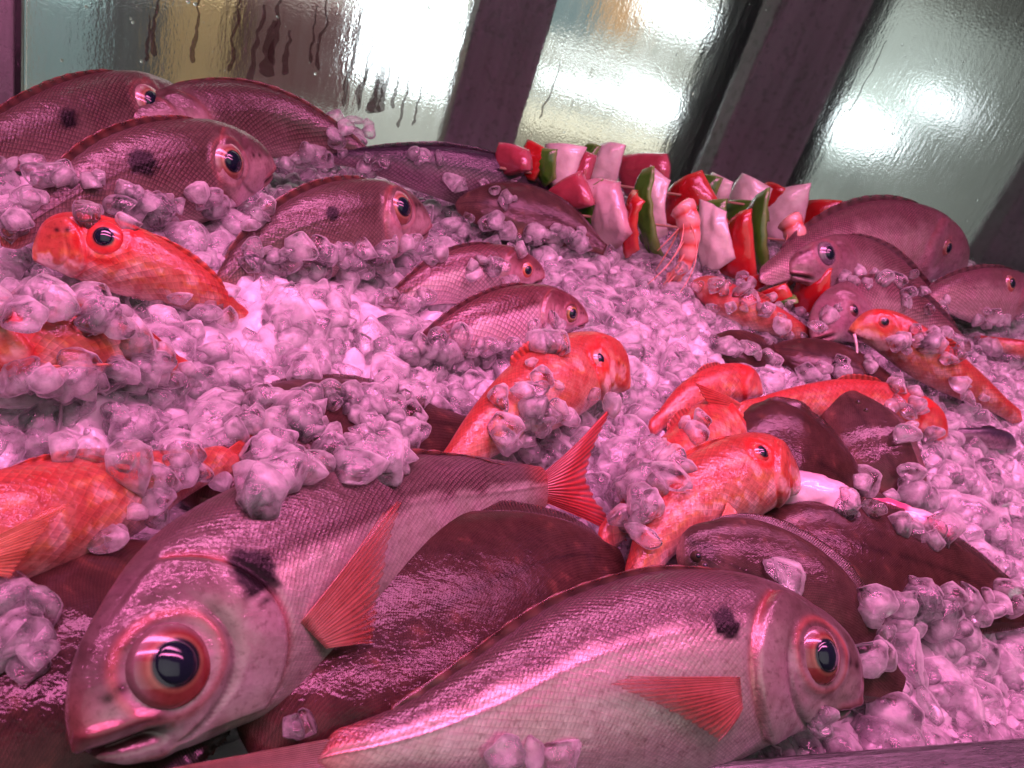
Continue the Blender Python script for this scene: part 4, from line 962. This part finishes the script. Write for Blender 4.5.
bg_box('light_panel', 'lower left bright white light panel behind the skewers', 'lamp', 545, 75, 632, 105, 2.4, .05, LAMPM)
bg_box('light_panel', 'lower right bright white light panel behind the skewers', 'lamp', 642, 92, 725, 135, 2.4, .05, LAMPM)
bg_box('light_panel', 'soft white light panel glowing through the right hand pane', 'lamp', 840, 110, 885, 150, 2.4, .05, LAMPM)
bg_box('light_panel', 'small white light panel near the right edge of the right hand pane', 'lamp', 935, 95, 955, 120, 2.4, .05, LAMPM)
bg_box('cabinet', 'dull teal cabinet blurred behind the left end of the glass', 'cabinet', 22, -20, 95, 100, 2.2, .3, plain('teal_paint', (.42, .58, .58)))
bg_box('cabinet', 'dark grey cabinet blurred beside the teal one', 'cabinet', 98, -20, 158, 110, 2.2, .3, plain('grey_paint', (.12, .12, .12)))
bg_box('cabinet', 'tan wooden cabinet blurred behind the upper left breams', 'cabinet', 165, -20, 235, 120, 2.2, .3, plain('tan_wood', (.5, .33, .16)))
bg_box('curtain', 'dark reddish curtain blurred behind the striped bream', 'curtain', 238, -20, 345, 120, 2.2, .2, plain('maroon_cloth', (.16, .07, .07)))
bg_box('cabinet', 'low yellowish wooden counter blurred behind the skewers', 'counter', 525, 125, 740, 260, 2.1, .3, plain('yellow_wood', (.42, .37, .27)))
DK_ = plain('dark_paint', (.035, .035, .04))
def vcol(label, p0, p1, row, yy, z0, z1, mat):
    o = box_obj('column', (on_y(p0, row, yy)[0], on_y(p1, row, yy)[0], yy, yy+.08, z0, z1), mat, bevel=.004); tag(o, label, 'column')
vcol('dark column blurred behind the glass, left of the dark beaded upright', 706, 760, 110, 1.05, -1.2, 1.2, DK_)
vcol('dark column blurred behind the left edge of the right hand pane', 800, 842, 110, 1.05, -1.2, 1.2, DK_)
bg_box('cabinet', 'grey teal cabinet blurred at the top left behind the skewers', 'cabinet', 520, -40, 592, 42, 2.3, .1, plain('dull_teal', (.16, .22, .23)))
bg_box('column', 'orange brown column blurred above the skewers', 'column', 598, -30, 632, 40, 2.35, .2, plain('orange_wood', (.55, .28, .1)))
bg_box('cabinet', 'pale grey green cabinet blurred behind the right hand pane', 'cabinet', 815, -40, 1060, 330, 2.5, .2, plain('pale_paint', (.66, .72, .66)))

# ------------------------------------------------------------------ light
W = bpy.data.worlds.new('World'); S.world = W; W.use_nodes = True
W.node_tree.nodes['Background'].inputs[0].default_value = (.60, .55, .60, 1); W.node_tree.nodes['Background'].inputs[1].default_value = .11
def area(name, loc, target, sx, sy, power, col, spread=180):
    l = bpy.data.lights.new(name, 'AREA'); l.shape = 'RECTANGLE'; l.size = sx; l.size_y = sy; l.energy = power; l.color = col; l.spread = math.radians(spread)
    o = bpy.data.objects.new(name, l); COL.objects.link(o); o.location = loc
    o.rotation_euler = (Vector(target)-Vector(loc)).to_track_quat('-Z', 'Y').to_euler(); return o
PINK = (1.0, .21, .55)
area('counter_lamp', (.12, .12, .42), (.12, .35, -.25), 1.2, .06, 5.0, PINK, 120)
area('counter_lamp', (.32, .40, .42), (.32, .36, -.25), 1.4, .12, 5.0, (1.0, .24, .58), 88)
area('shop_lamp', (.8, 1.6, 1.9), (.8, 2.6, -.2), 1.5, .8, 70, (.95, 1, .98), 100)
area('shop_lamp', (.1, -.9, .8), (.25, .4, -.2), 2.4, 1.3, 4.8, (.96, 1, .96), 140)

S.view_settings.view_transform = 'Standard'; S.view_settings.look = 'None'; S.view_settings.exposure = -0.32; S.view_settings.gamma = 1
S.render.engine = 'CYCLES'
cy = S.cycles; cy.use_denoising = True; cy.use_adaptive_sampling = True; cy.adaptive_threshold = .03; cy.max_bounces = 16; cy.transmission_bounces = 7; cy.diffuse_bounces = 12; cy.glossy_bounces = 4; cy.transparent_max_bounces = 14; cy.caustics_reflective = False; cy.caustics_refractive = True
cy.sample_clamp_indirect = 4
